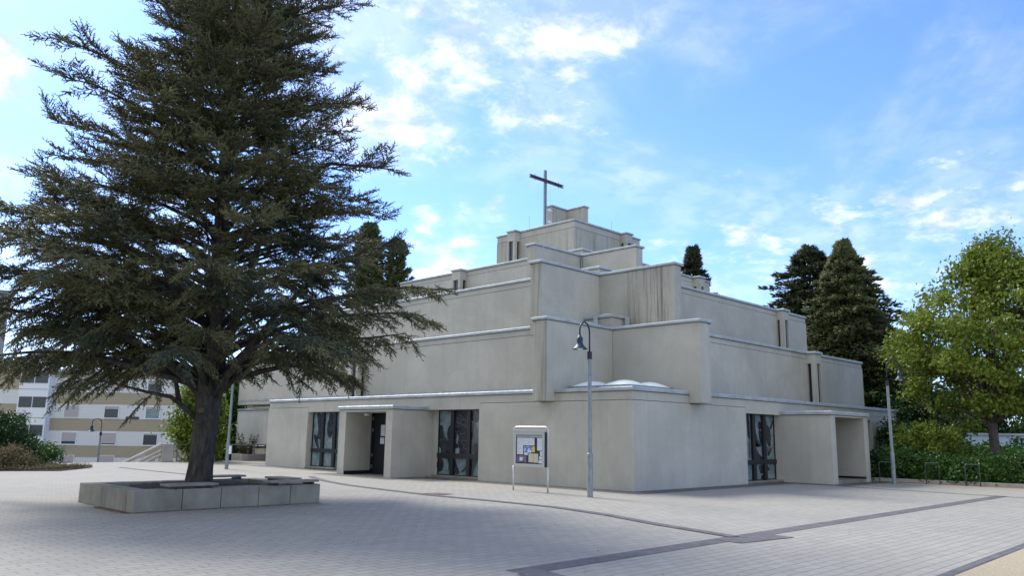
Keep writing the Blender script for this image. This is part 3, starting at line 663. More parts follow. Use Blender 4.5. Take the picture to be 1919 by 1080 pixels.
b = MB(); b.box(-.05, .06, -.62, .55, .68, 1.64); case = b.build('display_case', M['black'], nb, bevel=.006)
b = MB(); b.box(-.075, -.051, -.62, .55, 1.56, 1.64); b.box(-.075, -.051, -.62, .55, .68, .76); b.box(-.075, -.051, .47, .55, .76, 1.56); b.box(-.075, -.051, -.62, -.54, .76, 1.56)
b.box(-.08, .0, -.66, .59, 1.642, 1.70)
b.build('case_frame', M['board_green'], nb, bevel=.004)
M['poster_yellow'] = mat('yellow_leaflet', (.62, .50, .08), .7); M['poster_cream'] = mat('cream_sheet', (.62, .60, .42), .8, build=lambda g: g.col(g.ramp(g.noise(g.pos((20, 20, 60)), 2, 2, .5), [(.48, (.62, .6, .43)), (.62, (.42, .41, .3))])))
M['poster_purple'] = mat('purple_poster', (.10, .05, .12), .6, build=lambda g: g.col(g.ramp(g.noise(g.pos(), 9, 3, .6), [(.35, (.06, .03, .12)), (.55, (.2, .16, .28)), (.75, (.12, .25, .32))])))
M['header'] = mat('header_strip', (.3, .33, .4), .6, build=lambda g: g.col(g.ramp(g.noise(g.pos((60, 60, 20)), 1.5, 2, .5), [(.45, (.22, .25, .33)), (.6, (.6, .64, .7))])))
def sheetp(y0, y1, z0, z1, m, dx=0.):
    b = MB(); b.box(-.0545-dx, -.0512, min(y0, y1), max(y0, y1), z0, z1); b.build('notice_sheet', M[m], nb)
# y runs right->left in the picture: s in 0..1 from the picture left
def S(s): return .47 - s*1.01
def Z(t): return .76 + (1-t)*.80
for (s0, s1, t0, t1, m) in [(0.02, .99, .02, .085, 'header'), (.03, .27, .1, .68, 'paper'), (.275, .49, .1, .365, 'paper'), (.495, .70, .1, .365, 'paper'), (.80, .985, .1, .53, 'paper'), (.31, .45, .40, .60, 'paper_blue'), (.455, .59, .39, .62, 'paper_blue'),
                            (.60, .715, .40, .60, 'poster_yellow'), (.31, .45, .61, .70, 'paper'), (.48, .66, .64, .94, 'poster_cream'), (.67, .84, .64, .95, 'poster_cream'), (.02, .40, .72, .96, 'poster_purple'), (.91, .985, .55, .72, 'paper'), (.88, .985, .73, .84, 'paper_blue'), (.86, .985, .86, .97, 'paper')]:
    sheetp(S(s0), S(s1), Z(t1), Z(t0), m)
b = MB(); b.box(-.0535-.004, -.0545, S(.14), S(.26), Z(.9), Z(.78)); b.build('notice_sheet', M['paper'], nb)

# ------------------------------------------------------------------ planter
pl = thing('tree_planter', 'large square raised planter of weathered concrete blocks around the cedar', 'planter', (-11.1, 3.45, 0))
px0, px1, py0, py1, ph = -2.02, 2.04, -1.47, 1.52, .41
def block(x0, x1, y0, y1): 
    b = MB(); b.box(x0, x1, y0, y1, 0, ph+rnd.uniform(-.004, .004)); b.build('concrete_block', M['concrete'], pl, bevel=.012)
xs = [px0, -1.08, -.28, .55, 1.30, px1]
for i in range(5): block(xs[i]+.006, xs[i+1]-.006, py0, py0+.36)
for i in range(5): block(xs[i]+.006, xs[i+1]-.006, py1-.36, py1)
ys = [py0+.366, -.55, .15, .72, py1-.366]
for i in range(4): block(px0, px0+.36, ys[i]+.006, ys[i+1]-.006); block(px1-.36, px1, ys[i]+.006, ys[i+1]-.006)
n = 30; V = []; F = []
for i in range(n+1):
    for j in range(n+1):
        x = px0+.355+(px1-px0-.71)*i/n; y = py0+.355+(py1-py0-.71)*j/n; e = min(i, n-i, j, n-j)/n
        V.append((x, y, .30+.12*min(1, e*4)+rnd.uniform(-.012, .012)))
for i in range(n):
    for j in range(n): a = i*(n+1)+j; F.append((a, a+n+1, a+n+2, a+1))
b = MB(); b.add(V, F); b.build('soil', M['soil'], pl, smooth=True)
def seat(x, y, rz, L, label):
    t = thing('bench_seat', label, 'bench', (x, y, .41), rz, 'slatted wooden seats on the planter edge')
    b = MB()
    for k in range(4): b.box(-L/2, L/2, -.21+k*.108, -.21+k*.108+.094, .05, .095)
    b.build('slats', M['wood'], t, bevel=.006)
    b = MB(); b.box(-L/2+.12, -L/2+.17, -.2, .2, 0, .05); b.box(L/2-.17, L/2-.12, -.2, .2, 0, .05); b.build('bracket', M['black'], t)
seat(-11.98, 2.16, 0, 1.02, 'wooden slat seat in the middle of the planter front edge')
seat(-9.72, 2.12, 0, 1.15, 'wooden slat seat at the planter front right corner')
seat(-9.24, 3.3, math.pi/2, .95, 'wooden slat seat on the right side of the planter')
seat(-10.0, 4.78, 0, 1.0, 'wooden slat seat on the far planter edge beside the trunk')
# dry needles along the planter foot
cnt = 900; A = []
for i in range(cnt):
    if rnd.random() < .5: x = -13.16-abs(rnd.gauss(0, .09)); y = rnd.uniform(1.9, 3.6)
    else: x = rnd.uniform(-13.2, -9.1); y = 1.95-abs(rnd.gauss(0, .06))
    A.append((x, y))
for i in range(620): A.append((rnd.uniform(-15.5, 6), rnd.uniform(-10, 2.0)) if i % 2 else (rnd.uniform(-14.5, -6.5), rnd.uniform(-4.5, 2)))
V = []; F = []
for x, y in A:
    a = rnd.uniform(0, 6.3); L = rnd.uniform(.015, .035); wv = .006; c, s = math.cos(a), math.sin(a); o = len(V)
    V += [(x-c*L-s*wv, y-s*L+c*wv, .006), (x-c*L+s*wv, y-s*L-c*wv, .006), (x+c*L+s*wv, y+s*L-c*wv, .014), (x+c*L-s*wv, y+s*L+c*wv, .014)]; F.append((o, o+1, o+2, o+3))
b = MB(); b.add(V, F); tag(b.build('fallen_needles', M['litter']), 'rust brown dry needles scattered along the planter foot', 'leaf litter', kind='stuff')

# ------------------------------------------------------------------ foliage builders
def spikes(P, Dv, L, r, rng):
    """thin three-sided needle sprays. P, Dv: (n,3); returns verts, tri faces"""
    n = len(P); Dv = Dv/np.linalg.norm(Dv, axis=1, keepdims=True)
    a = np.cross(Dv, rng.normal(size=(n, 3))); a /= np.linalg.norm(a, axis=1, keepdims=True)+1e-9; b = np.cross(Dv, a)
    r = np.broadcast_to(np.asarray(r, float), (n,))[:, None]; L = np.asarray(L)[:, None]
    base = P; V = np.empty((n, 5, 3))
    mid = base + Dv*L*.45
    V[:, 0] = base
    for k in range(3):
        t = 2*math.pi*k/3; V[:, 1+k] = mid + (a*math.cos(t)+b*math.sin(t))*r
    V[:, 4] = base + Dv*L
    o = (np.arange(n)*5)[:, None]
    F = np.concatenate([o+np.array([[0, 2, 1]]), o+np.array([[0, 3, 2]]), o+np.array([[0, 1, 3]]), o+np.array([[1, 2, 4]]), o+np.array([[2, 3, 4]]), o+np.array([[3, 1, 4]])], axis=0)
    return V.reshape(-1, 3), F
def leaves(P, size, rng, squash=.62):
    n = len(P); a = rng.normal(size=(n, 3)); a /= np.linalg.norm(a, axis=1, keepdims=True)
    b = np.cross(a, rng.normal(size=(n, 3))); b /= np.linalg.norm(b, axis=1, keepdims=True)
    c = np.cross(a, b)
    s = (size*rng.uniform(.6, 1.25, n))[:, None]; V = np.empty((n, 4, 3))
    V[:, 0] = P-a*s; V[:, 1] = P+b*s*squash+c*s*.12; V[:, 2] = P+a*s; V[:, 3] = P-b*s*squash+c*s*.12
    F = (np.arange(n)*4)[:, None]+np.array([[0, 1, 2, 3]])
    return V.reshape(-1, 3), F

def build_cedar():
    rng = np.random.default_rng(11)
    base = Vector((-10.92, 3.98, .38))
    Rh = np.array([R0.x, R0.y, 0]); Fh = np.array([FWD.x, FWD.y, 0]); Fh /= np.linalg.norm(Fh)
    t = thing('cedar_tree', 'tall spreading dark cedar growing out of the concrete planter', 'tree', base)
    # radius tables, picture right / left / depth
    zz = [1.8, 2.6, 3.6, 4.6, 5.4, 6.2, 7.0, 7.8, 8.8, 9.6, 10.6, 11.6, 12.8, 14.0, 14.8]
    rr_ = [2.9, 3.6, 3.8, 4.9, 4.3, 3.9, 4.1, 3.9, 3.5, 3.5, 3.3, 3.0, 2.2, 1.1, .3]
    rl_ = [4.6, 4.9, 5.3, 5.6, 5.6, 5.5, 5.5, 5.1, 4.6, 3.4, 2.8, 2.2, 1.6, .8, .25]
    rd_ = [3.2, 3.8, 4.4, 4.8, 4.7, 4.6, 4.4, 4.1, 3.7, 3.3, 2.9, 2.3, 1.6, .9, .25]
    wood = MB()
    TR = []
    def tr(z):  # trunk centre, local
        return np.array([.05*math.sin(z*.5), .04*math.cos(z*.7), z])
    zs = [-.12, .0, .12, .35, .8, 1.4, 1.8, 2.1, 2.35, 2.7, 3.3, 4.2, 5.5, 7, 9, 11, 13, 14.6]
    rs = [.33, .30, .285, .27, .262, .265, .275, .29, .315, .28, .21, .20, .18, .15, .11, .08, .045, .015]
    # trunk with lumpy outline
    nseg = 22; vs = []; fs = []
    for i, (z, r) in enumerate(zip(zs, rs)):
        c = tr(z)
        for k in range(nseg):
            a = 2*math.pi*k/nseg; l = r*(1+.06*math.sin(3*a+z*1.3)+.04*math.sin(7*a-z*2)+(.10*math.cos(5*a) *.4 if z < .1 else 0)+rng.uniform(-.015, .015))
            vs.append((c[0]+l*math.cos(a), c[1]+l*math.sin(a), z))
    for i in range(len(zs)-1):
        for k in range(nseg): fs.append((i*nseg+k, i*nseg+(k+1) % nseg, (i+1)*nseg+(k+1) % nseg, (i+1)*nseg+k))
    tk = MB(); tk.add(vs, fs); trunk = tk.build('trunk', M['bark'], t, smooth=True)
    k2 = MB(); kn = -Fh*.325+Rh*.02+np.array([0, 0, 1.62]); 
    kv = Vector(kn); k2.tube([kv+Vector(Fh)*.05, kv-Vector(Fh)*.03], [.085, .06], 10); k2.build('knot', M['twig_bark'], trunk)

    limbs = []   # each: (points list np, radius start, foliage start fraction, level)
    def px(x, y, dpt=0.):   # picture reading at the tree's own distance -> local metres
        u = (x-380)/76.0; z = .51+(895-y)*.01185-.38
        return Rh*u + Fh*dpt + np.array([0, 0, z])
    man = [([(372, 792, 0), (350, 768, -.1), (325, 745, -.25), (290, 737, -.5), (240, 722, -.8), (180, 716, -1.0)], .085),
           ([(335, 752, -.1), (318, 705, .1), (280, 690, .3), (210, 668, .6), (120, 655, .8)], .07),
           ([(372, 745, 0), (335, 712, .3), (290, 680, .7), (220, 640, 1.1), (130, 612, 1.5), (30, 600, 1.7)], .11),
           ([(372, 730, -.1), (330, 690, -.4), (275, 640, -1.0), (190, 612, -1.6), (90, 600, -2.0), (10, 596, -2.2)], .12),
           ([(372, 705, .1), (340, 655, .2), (300, 610, .5), (240, 560, .9), (150, 520, 1.3), (50, 500, 1.6)], .11),
           ([(370, 705, -.1), (352, 640, -.4), (338, 560, -.8), (305, 470, -1.3), (240, 400, -1.8), (150, 350, -2.2)], .115),
           ([(385, 700, .1), (362, 600, .4), (345, 520, .7), (330, 430, 1.1), (300, 340, 1.6)], .10),
           ([(395, 700, -.1), (425, 610, -.3), (448, 530, -.5), (470, 440, -.7), (520, 350, -1.0), (590, 305, -1.3), (655, 312, -1.4), (705, 318, -1.4)], .12),
           ([(398, 705, .1), (440, 640, .4), (480, 560, .8), (540, 480, 1.2), (620, 420, 1.5), (690, 400, 1.6)], .11),
           ([(398, 715, 0), (440, 665, -.2), (500, 605, -.5), (580, 565, -.8), (670, 545, -1.0), (740, 538, -1.1), (785, 543, -1.1)], .12),
           ([(398, 735, 0), (430, 690, .3), (480, 645, .7), (550, 615, 1.1), (630, 610, 1.5), (705, 595, 1.8)], .11),
           ([(398, 742, -.1), (425, 705, -.5), (470, 665, -1.1), (540, 640, -1.8), (620, 650, -2.3), (680, 690, -2.5)], .10),
           ([(390, 740, .2), (400, 690, .7), (420, 650, 1.3), (450, 620, 2.2), (500, 600, 3.2), (540, 610, 4.0)], .10),
           ([(382, 720, -.25), (375, 650, -.8), (360, 600, -1.6), (330, 560, -2.6), (300, 540, -3.6), (290, 545, -4.3)], .10),
           ([(392, 720, -.25), (410, 640, -.9), (430, 580, -1.9), (455, 545, -3.0), (480, 540, -4.0), (500, 560, -4.5)], .10),
           ([(384, 720, .25), (350, 650, .9), (310, 600, 1.9), (260, 570, 3.0), (220, 570, 4.0)], .10)]
    for pts, r in man:
        P = np.array([px(*p) for p in pts]); limbs.append((P, r, .30))
    nL = 235; ga = 2.39996
    for i in range(nL+40):
        f = (i+.5)/nL if i < nL else (i-nL)/40*.36; z = 2.9+ (14.5-2.9)*f**1.0; az = i*ga+rng.uniform(-.3, .3)
        if i >= nL and i % 2: az = math.pi+rng.uniform(-.75, .75); z = rng.uniform(3.0, 5.3)
        dr = math.cos(az); dd = math.sin(az)
        zz_tip = z + .3
        rt = np.interp(zz_tip, zz, rr_ if dr > 0 else rl_); rd = np.interp(zz_tip, zz, rd_)
        L = 1/math.sqrt((dr/rt)**2+(dd/rd)**2) * rng.uniform(.42, 1.04) * (.96+.17*math.sin(2.3*az*0+3*math.atan2(dd, dr)+1.7*z)+.08*math.sin(5*math.atan2(dd, dr)-2.6*z))
        dirh = Rh*dr+Fh*dd
        rise = np.interp(z, [2.5, 5, 9, 13, 15], [.55, .5, .35, .45, .8])*L
        rise = min(rise, 1.9)
        z0 = z-rise*.75
        z0 = max(z0, 2.1)
        c = tr(z0); n_ = 7; P = []
        droop = np.interp(z, [2.5, 5, 8, 12], [.9, .35, .05, -.25])
        side = np.cross(np.array([0, 0, 1]), dirh)*rng.uniform(-.12, .12)
        for j in range(n_):
            s = j/(n_-1); h = z0 + (z-z0)*(1-(1-s)**1.8) - droop*max(0, s-.5)**1.5*L*.45 + .04*rng.normal()*s
            P.append(c*np.array([1, 1, 0]) + dirh*L*s + side*L*s*s + np.array([0, 0, h]))
        limbs.append((np.array(P), .026+.012*L*(1-f*.4), np.interp(z, [2.5, 5, 8, 12], [.45, .32, .25, .15])))
    twP, twD, twL, twB = [], [], [], []     # tertiary twigs
    def poly_at(P, s):
        seg = np.linalg.norm(np.diff(P, axis=0), axis=1); cs = np.concatenate([[0], np.cumsum(seg)]); x = s*cs[-1]
        i = min(np.searchsorted(cs, x, side='right')-1, len(seg)-1); u = (x-cs[i])/seg[i]
        return P[i]*(1-u)+P[i+1]*u, (P[i+1]-P[i])/seg[i], cs[-1]
    for P, r, f0 in limbs:
        n_ = len(P); wood.tube([Vector(p) for p in P], [max(.008, .88*r*(1-.88*j/(n_-1))) for j in range(n_)], 7)
        _, _, LL = poly_at(P, 0)
        ns = int(LL*(1-f0)/.17)+3
        for k in range(ns):
            s = f0+(1-f0)*(k+rng.uniform(.0, .9))/ns; s = min(s, .995)
            p, d, _ = poly_at(P, s); sgn = 1 if k % 2 else -1
            if p[2] < 7.5 and math.hypot(p[0], p[1]) < np.interp(p[2], [1.5, 4.2, 5.4, 7.5], [2.3, 2.0, 1.5, .7]) and rng.uniform() < .82: continue
            dh = np.array([d[0], d[1], 0]); nh = np.linalg.norm(dh)
            if nh < .2: ang0 = rng.uniform(0, 6.28); dh = np.array([math.cos(ang0), math.sin(ang0), 0]); nh = 1
            dh /= nh; sd_ = np.array([-dh[1], dh[0], 0])*sgn; ang = math.radians(rng.uniform(34, 66))
            zb = p[2]
            v = dh*math.cos(ang)+sd_*math.sin(ang)
            sl = (.30+.55*LL*.24*(1-s)+rng.uniform(0, .35))
            if LL < 1.2: sl *= .6
            slope = np.interp(zb, [2, 4, 7, 11], [-.42, -.12, .04, .2])+rng.normal()*.24
            m_ = max(3, int(sl/.16)+2); Q = []
            for j in range(m_+1):
                q = j/m_; Q.append(p + v*sl*q + np.array([0, 0, slope*sl*q - (.26 if zb < 5 else -.12)*sl*q*q]))
            Q = np.array(Q); wood.tube([Vector(q) for q in Q], [max(.004, .014*(1-.7*j/m_)) for j in range(m_+1)], 3, cap=False)
            nt_ = int(sl/.037)+3
            ss = (np.arange(nt_)+rng.uniform(0, 1, nt_))/nt_
            idx = np.minimum((ss*m_).astype(int), m_-1); u = (ss*m_-idx)[:, None]
            tp = Q[idx]*(1-u)+Q[idx+1]*u; td = Q[idx+1]-Q[idx]; td /= np.linalg.norm(td, axis=1, keepdims=True)
            sg = np.where(np.arange(nt_) % 2 == 0, 1, -1)[:, None]
            sv = np.cross(np.tile([0, 0, 1.], (nt_, 1)), td)*sg; a2 = np.radians(rng.uniform(25, 62, nt_))[:, None]
            zt_ = np.interp(tp[:, 2], [2, 4, 7, 11], [-.4, -.08, .12, .28])+rng.normal(size=nt_)*.28
            dv = td*np.cos(a2)+sv*np.sin(a2)+np.stack([0*zt_, 0*zt_, zt_], 1)
            twP.append(tp); twD.append(dv/np.linalg.norm(dv, axis=1, keepdims=True)); twL.append(rng.uniform(.14, .42, nt_)*(1.12-ss*.55))
            twP.append(Q[-1:]); twD.append((Q[-1:]-Q[-2:-1])/np.linalg.norm(Q[-1]-Q[-2])); twL.append(np.array([.26]))
    wood.build('branches', M['bark'], t, smooth=True)
    TP = np.concatenate(twP); TD = np.concatenate(twD); TL = np.concatenate(twL)
    # each twig: a needle-clad rope + short side shoots
    Ps, Ds, Ls, Rs = [TP], [TD], [TL], [np.full(len(TP), .0135)]
    for k in range(7):
        f = (k+.5)/7.3; q = TP+TD*(TL*f)[:, None]
        rv = rng.normal(size=TP.shape)*np.array([1, 1, .7]); rv /= np.linalg.norm(rv, axis=1, keepdims=True)
        dv = TD*.75+rv*.75; Ps.append(q); Ds.append(dv); Ls.append(rng.uniform(.035, .10, len(TP))); Rs.append(np.full(len(TP), .0105))
    P = np.concatenate(Ps); Dv = np.concatenate(Ds); L = np.concatenate(Ls); Rr = np.concatenate(Rs)
    V, F = spikes(P, Dv, L, Rr, rng)
    hint = V[F[:, 0]]; noise_ = np.sin(hint[:, 0]*1.7+hint[:, 2]*2.3)+np.sin(hint[:, 1]*2.1-hint[:, 2]*1.3)+rng.normal(size=len(F))*.2
    low = (hint[:, 2] < 6.2)
    mi = ((noise_ > .8) & low).astype(int)
    print('cedar spikes', len(P))
    np_mesh('crown', V, F, [M['needle'], M['needle_blue']], t, mi)
    # rust-brown dead sprig near the fork
    q = rng.normal(size=(260, 3))*np.array([.09, .09, .16])+(px(402, 655)-Fh*.35); dv = rng.normal(size=(260, 3))+np.array([0, 0, -.6])
    V, F = spikes(q, dv, rng.uniform(.06, .16, 260), .012, rng); np_mesh('dead_sprig', V, F, M['litter'], t)
build_cedar()

def conifer(loc, h, r, label, seed, m='needle_dark', n=9000, shape='cone', group='conifers behind the church', name='conifer_tree', z0f=.06, size=.42, droop=-.25, pw=.8, rag=.38):
    rng = np.random.default_rng(seed); t = thing(name, label, 'tree', loc, group=group)
    b = MB(); b.tube([(0, 0, 0), (0, 0, h*.5), (0, 0, h*.98)], [.028*h*.8, .016*h, .012], 9); b.build('trunk', M['bark'], t)
    kk = 60 if n <= 20000 else 100; nb_ = int(n/kk); P = []; Dv = []; L = []
    for i in range(nb_):
        f = ((i+rng.uniform(0, 1))/nb_)**.9; z = h*(z0f+(1-z0f)*f); az = i*2.39996+rng.uniform(-.3, .3)
        if shape == 'cone': R_ = r*(1-f)**pw
        elif shape == 'column': R_ = r*math.sin(math.pi*min(1, (1-f)*.55+.0))**.6 if f > .1 else r*.9
        else: R_ = r*(1-f**2.2)**.8
        R_ = R_*rng.uniform(.87-rag, .95+rag)+.12
        dh = np.array([math.cos(az), math.sin(az), 0]); sl = rng.uniform(droop-.15, droop+.35)
        k = kk; s = rng.uniform(.12, 1, k)**.8; side = np.array([-dh[1], dh[0], 0])
        off = rng.uniform(-1, 1, k)*.34*R_*(1.12-s)
        p = dh*(R_*s)[:, None]+side*off[:, None]+np.array([0, 0, 1])*((z+R_*sl*s-(off*off)*.35/max(.3, R_)+rng.normal(size=k)*.05))[:, None]
        d = dh*.9+side*(np.sign(off)*.55)[:, None]+rng.normal(size=(k, 3))*.25+np.array([0, 0, .05+.25*f])
        P.append(p); Dv.append(d); L.append(rng.uniform(.5, 1.1, k)*size)
    P = np.concatenate(P); V, F = spikes(P, np.concatenate(Dv), np.concatenate(L), size*.13, rng)
    np_mesh('crown', V, F, M[m], t)
    return t
def g0(p, z): return Vector((p.x, p.y, z))
conifer(g0(at_depth(1522, 600, 47), 0), 12.8, 4.0, 'dark narrow conifer with rounded top, left of the conifer pair behind the church', 1, n=40000, shape='dome', size=.36, rag=.45)
conifer(g0(at_depth(1588, 600, 44), 0), 12.4, 6.4, 'broad olive green conifer with drooping layers just right of the church', 2, m='needle_olive', n=70000, size=.36, droop=-.45, pw=.95, rag=.5)
conifer(g0(at_depth(1650, 700, 42), 0), 8.0, 3.2, 'low dark conifer between the broad conifer and the leafy tree', 3, n=16000, size=.42)
conifer(g0(at_depth(1299, 500, 52), 0), 13.7, 4.2, 'lone spiky conifer top rising behind the church roof', 4, n=20000, size=.38, droop=-.3, pw=.9, rag=.35)
conifer(g0(at_depth(690, 500, 48), 0), 13.8, 1.5, 'taller of two columnar conifers seen between cedar and church', 5, m='needle_olive', n=20000, shape='column', size=.38, droop=.5)
conifer(g0(at_depth(743, 500, 48), 0), 12.9, 1.2, 'shorter columnar conifer nearest the church left wall', 6, m='needle_olive', n=14000, shape='column', size=.36, droop=.5)

def broadleaf(loc, h, crown, label, seed, m='leaf', n=30000, leaf=.085, clumps=260, trunk_r=.17, fork=1.9, group=None, name='leafy_tree', crad=.5, lo=.0):
    """crown: (cx, cy, cz, rx, ry, rz) ellipsoid local; pear-shaped top"""
    rng = np.random.default_rng(seed); t = thing(name, label, 'tree', loc, group=group)
    cx_, cy_, cz_, rx, ry, rz = crown
    w_ = MB(); w_.tube([(0, 0, -.1), (0, 0, .3), (.02, 0, fork*.6), (0, 0, fork)], [trunk_r*1.3, trunk_r*1.05, trunk_r, trunk_r*.95], 12); tk = w_.build('trunk', M['twig_bark'], t, smooth=True)
    C = []
    while len(C) < clumps:
        p = rng.uniform(-1, 1, 3); r_ = np.linalg.norm(p)
        if r_ > 1 or r_ < rng.uniform(0, .85): continue
        q = p.copy(); taper = 1-.66*max(0, q[2]+.2)**1.1; q[:2] *= taper
        q = q*(1+.10*math.sin(5*math.atan2(p[1], p[0])+3*p[2]))
        C.append([cx_+q[0]*rx, cy_+q[1]*ry, cz_+q[2]*rz])
    C = np.array(C)
    br = MB()
    for i in range(min(70, clumps//3)):
        e = C[i*3 % clumps]; m1 = np.array([e[0]*.35, e[1]*.35, fork+(e[2]-fork)*.45])
        br.tube([Vector((0, 0, fork-.15)), Vector(m1*.6+np.array([0, 0, fork*.4])), Vector(m1), Vector(e)], [trunk_r*.38, trunk_r*.26, trunk_r*.16, .008], 6)
    br.build('branches', M['twig_bark'], t, smooth=True)
    per = n//clumps
    cr_ = rng.uniform(.55, 1.2, clumps)*crad
    P = (C[:, None, :]+rng.normal(size=(clumps, per, 3))*np.array([.62, .62, .42])*cr_[:, None, None]).reshape(-1, 3)
    V, F = leaves(P, leaf, rng); np_mesh('crown', V, F, M[m], t)
    return t
p = at_depth(1866, 862, 31)
broadleaf((p.x, p.y, 0), 10, (.2, -.3, 5.95, 3.75, 3.85, 3.75), 'leafy tree with bright green crown and single grey trunk at the right edge', 21, n=56000, clumps=310, leaf=.08, trunk_r=.17, fork=2.35, crad=.47)
# green trees seen beside the cedar trunk
for (u, d, zb, h, cr, lab, sd, m) in [(372, 42, -2.35, 7, (0, 0, 4.6, 1.05, 1.05, 2.7), 'light green young tree left of the cedar trunk below the plaza', 31, 'leaf'),
                                   (424, 47, -2.35, 9, (0, 0, 4.6, .95, .95, 3.3), 'green tree between the cedar trunk and the church wing', 32, 'leaf_hedge'),
                                   (1700, 40, 0, 5, (0, 0, 2.9, 2.6, 2.6, 2.2), 'dark leafy tree behind the hedge next to the low building', 33, 'leaf_dark'),
                                   (1790, 52, 0, 5, (0, 0, 3.0, 3.4, 3.0, 2.1), 'dark rounded tree behind the low white-edged building', 34, 'leaf_dark'),
                                   (1905, 50, 0, 5, (0, 0, 3.2, 3.4, 3.0, 2.4), 'green tree behind the leafy tree at the right edge', 35, 'leaf_hedge')]:
    p = at_depth(u, 800, d); broadleaf((p.x, p.y, zb), h, cr, lab, sd, m=m, n=16000, clumps=130, leaf=.10, trunk_r=.14, fork=1.3, crad=.55)

def shrub(loc, rx, ry, h, label, seed, m='leaf_hedge', n=7000, leaf=.05, group='shrubs behind the kerb', name='shrub', stems=True, rz=0):
    rng = np.random.default_rng(seed); t = thing(name, label, 'shrub', loc, rz, group)
    nc = max(12, int(n/110)); C = rng.uniform(-1, 1, (nc, 3)); C[:, 2] = rng.uniform(.08, 1, nc)
    rad = np.sqrt(C[:, 0]**2+C[:, 1]**2); C[:, :2] *= (np.minimum(1, 1/np.maximum(rad, 1e-3)))[:, None]*np.sqrt(np.maximum(.05, 1-.55*C[:, 2]**2))[:, None]
    C *= np.array([rx, ry, h]); C[:, 2] *= rng.uniform(.75, 1.08, nc)
    per = n//nc; P = (C[:, None, :]+rng.normal(size=(nc, per, 3))*np.array([.16, .16, .12])).reshape(-1, 3); P[:, 2] = np.maximum(P[:, 2], .02)
    V, F = leaves(P, leaf, rng); np_mesh('foliage', V, F, M[m], t)
    b = MB()
    for c in C[:24]: b.tube([(0+c[0]*.2, c[1]*.2, 0), (c[0]*.7, c[1]*.7, c[2]*.6), tuple(c)], [.014, .009, .004], 4)
    b.build('stems', M['twig_bark'], t)
    return t
# hedge bed on the right, along X = 13.8
kb = MB(); kb.box(13.62, 13.80, -30, -.35, 0, .13); tag(kb.build('bed_kerb', M['concrete_pale'], bevel=.01), kind='structure')
bd = MB(); bd.box(13.8, 60, -40, -.3, 0, .06); tag(bd.build('planting_bed', M['soil']), kind='structure')
sheet('kerb_litter', [(12.9, -12), (13.62, -12), (13.62, -1.2), (13.3, -.9), (13.05, -3)], .004, M['litter'])
HB = [(14.3, -1.5, .9, 1.25, 'leaf_dark', 'dark shrub tight against the church end wall'), (14.6, -3.0, 1.0, 1.15, 'leaf_hedge', 'low green shrub behind the first bicycle stand'),
      (14.5, -4.6, .95, .95, 'leaf_hedge', 'low shrub between the two bicycle stands'), (14.7, -6.2, 1.1, 1.1, 'leaf_hedge', 'spreading shrub right of the last bicycle stand'),
      (14.6, -8.0, 1.1, .95, 'leaf_hedge', 'shrub at the right picture edge by the kerb'), (14.7, -9.8, 1.1, 1.0, 'leaf_hedge', 'outermost shrub along the kerb'),
      (16.6, -2.6, 1.5, 2.15, 'leaf', 'tall yellow-green shrub near the church corner'), (16.7, -6.9, 1.3, 1.1, 'leaf_dark', 'dark shrub around the foot of the leafy tree'),
      (19.5, -4.3, 1.6, 1.5, 'leaf_hedge', 'bushy shrub in front of the low building'), (20.5, -8.2, 1.9, 1.1, 'leaf_dark', 'dark bushy shrub right of the leafy tree trunk'),
      (19.2, -.2, 1.5, 2.4, 'leaf_dark', 'tall dark shrub just beyond the church end'), (25.5, 1.6, 2.0, 2.6, 'leaf_dark', 'large dark shrub below the conifers')]
for i, (x, y, r, h, m, lab) in enumerate(HB): shrub((x, y, .05), r, r*1.05, h, lab, 50+i, m, n=int(5200*r*max(1, h*.8)), leaf=.055 if x < 16 else .07)
# left bed
shrub((-9.95, 25.2, 0), 1.45, 1.6, 2.1, 'large dark green bush at the left picture edge', 70, 'leaf_dark', n=24000, leaf=.055, group='bushes in the left bed')
shrub((-13.2, 26.3, 0), 2.0, 2.0, 2.4, 'dark bush behind the large left bush', 71, 'leaf_dark', n=12000, leaf=.07, group='bushes in the left bed')
shrub((-10.6, 21.3, 0), 1.2, .8, .75, 'dry brownish low shrub in front of the left bush', 72, 'leaf_dry', n=9000, leaf=.04, group='bushes in the left bed')
shrub((-8.2, 25.4, 0), .7, 1.0, .8, 'sparse yellow-green shrub right of the left bush', 73, 'leaf_hedge', n=5000, leaf=.045, group='bushes in the left bed')
sheet('left_bed', [(-9.2, 19.2), (-7.4, 21.5), (-7.2, 27), (-30, 29), (-30, 22.2), (-11, 20.2)], .02, M['soil'])
rng = np.random.default_rng(5); gp = []
while len(gp) < 2600:
    x = rng.uniform(-13, -7.3); y = rng.uniform(19.2, 22.5)
    if y > 19.2+max(0, (-9.2-x))*.35 and y > 19.2+max(0, x+9.2)*1.1: gp.append((x, y, .02))
gp = np.array(gp); dv = rng.normal(size=gp.shape)*.45+np.array([0, 0, 1]); V, F = spikes(gp, dv, rng.uniform(.08, .26, len(gp)), .009, rng)
tag(np_mesh('dry_grass', V, F, M['leaf_dry']), 'dry straw coloured grass at the edge of the left bed', 'grass', kind='stuff')

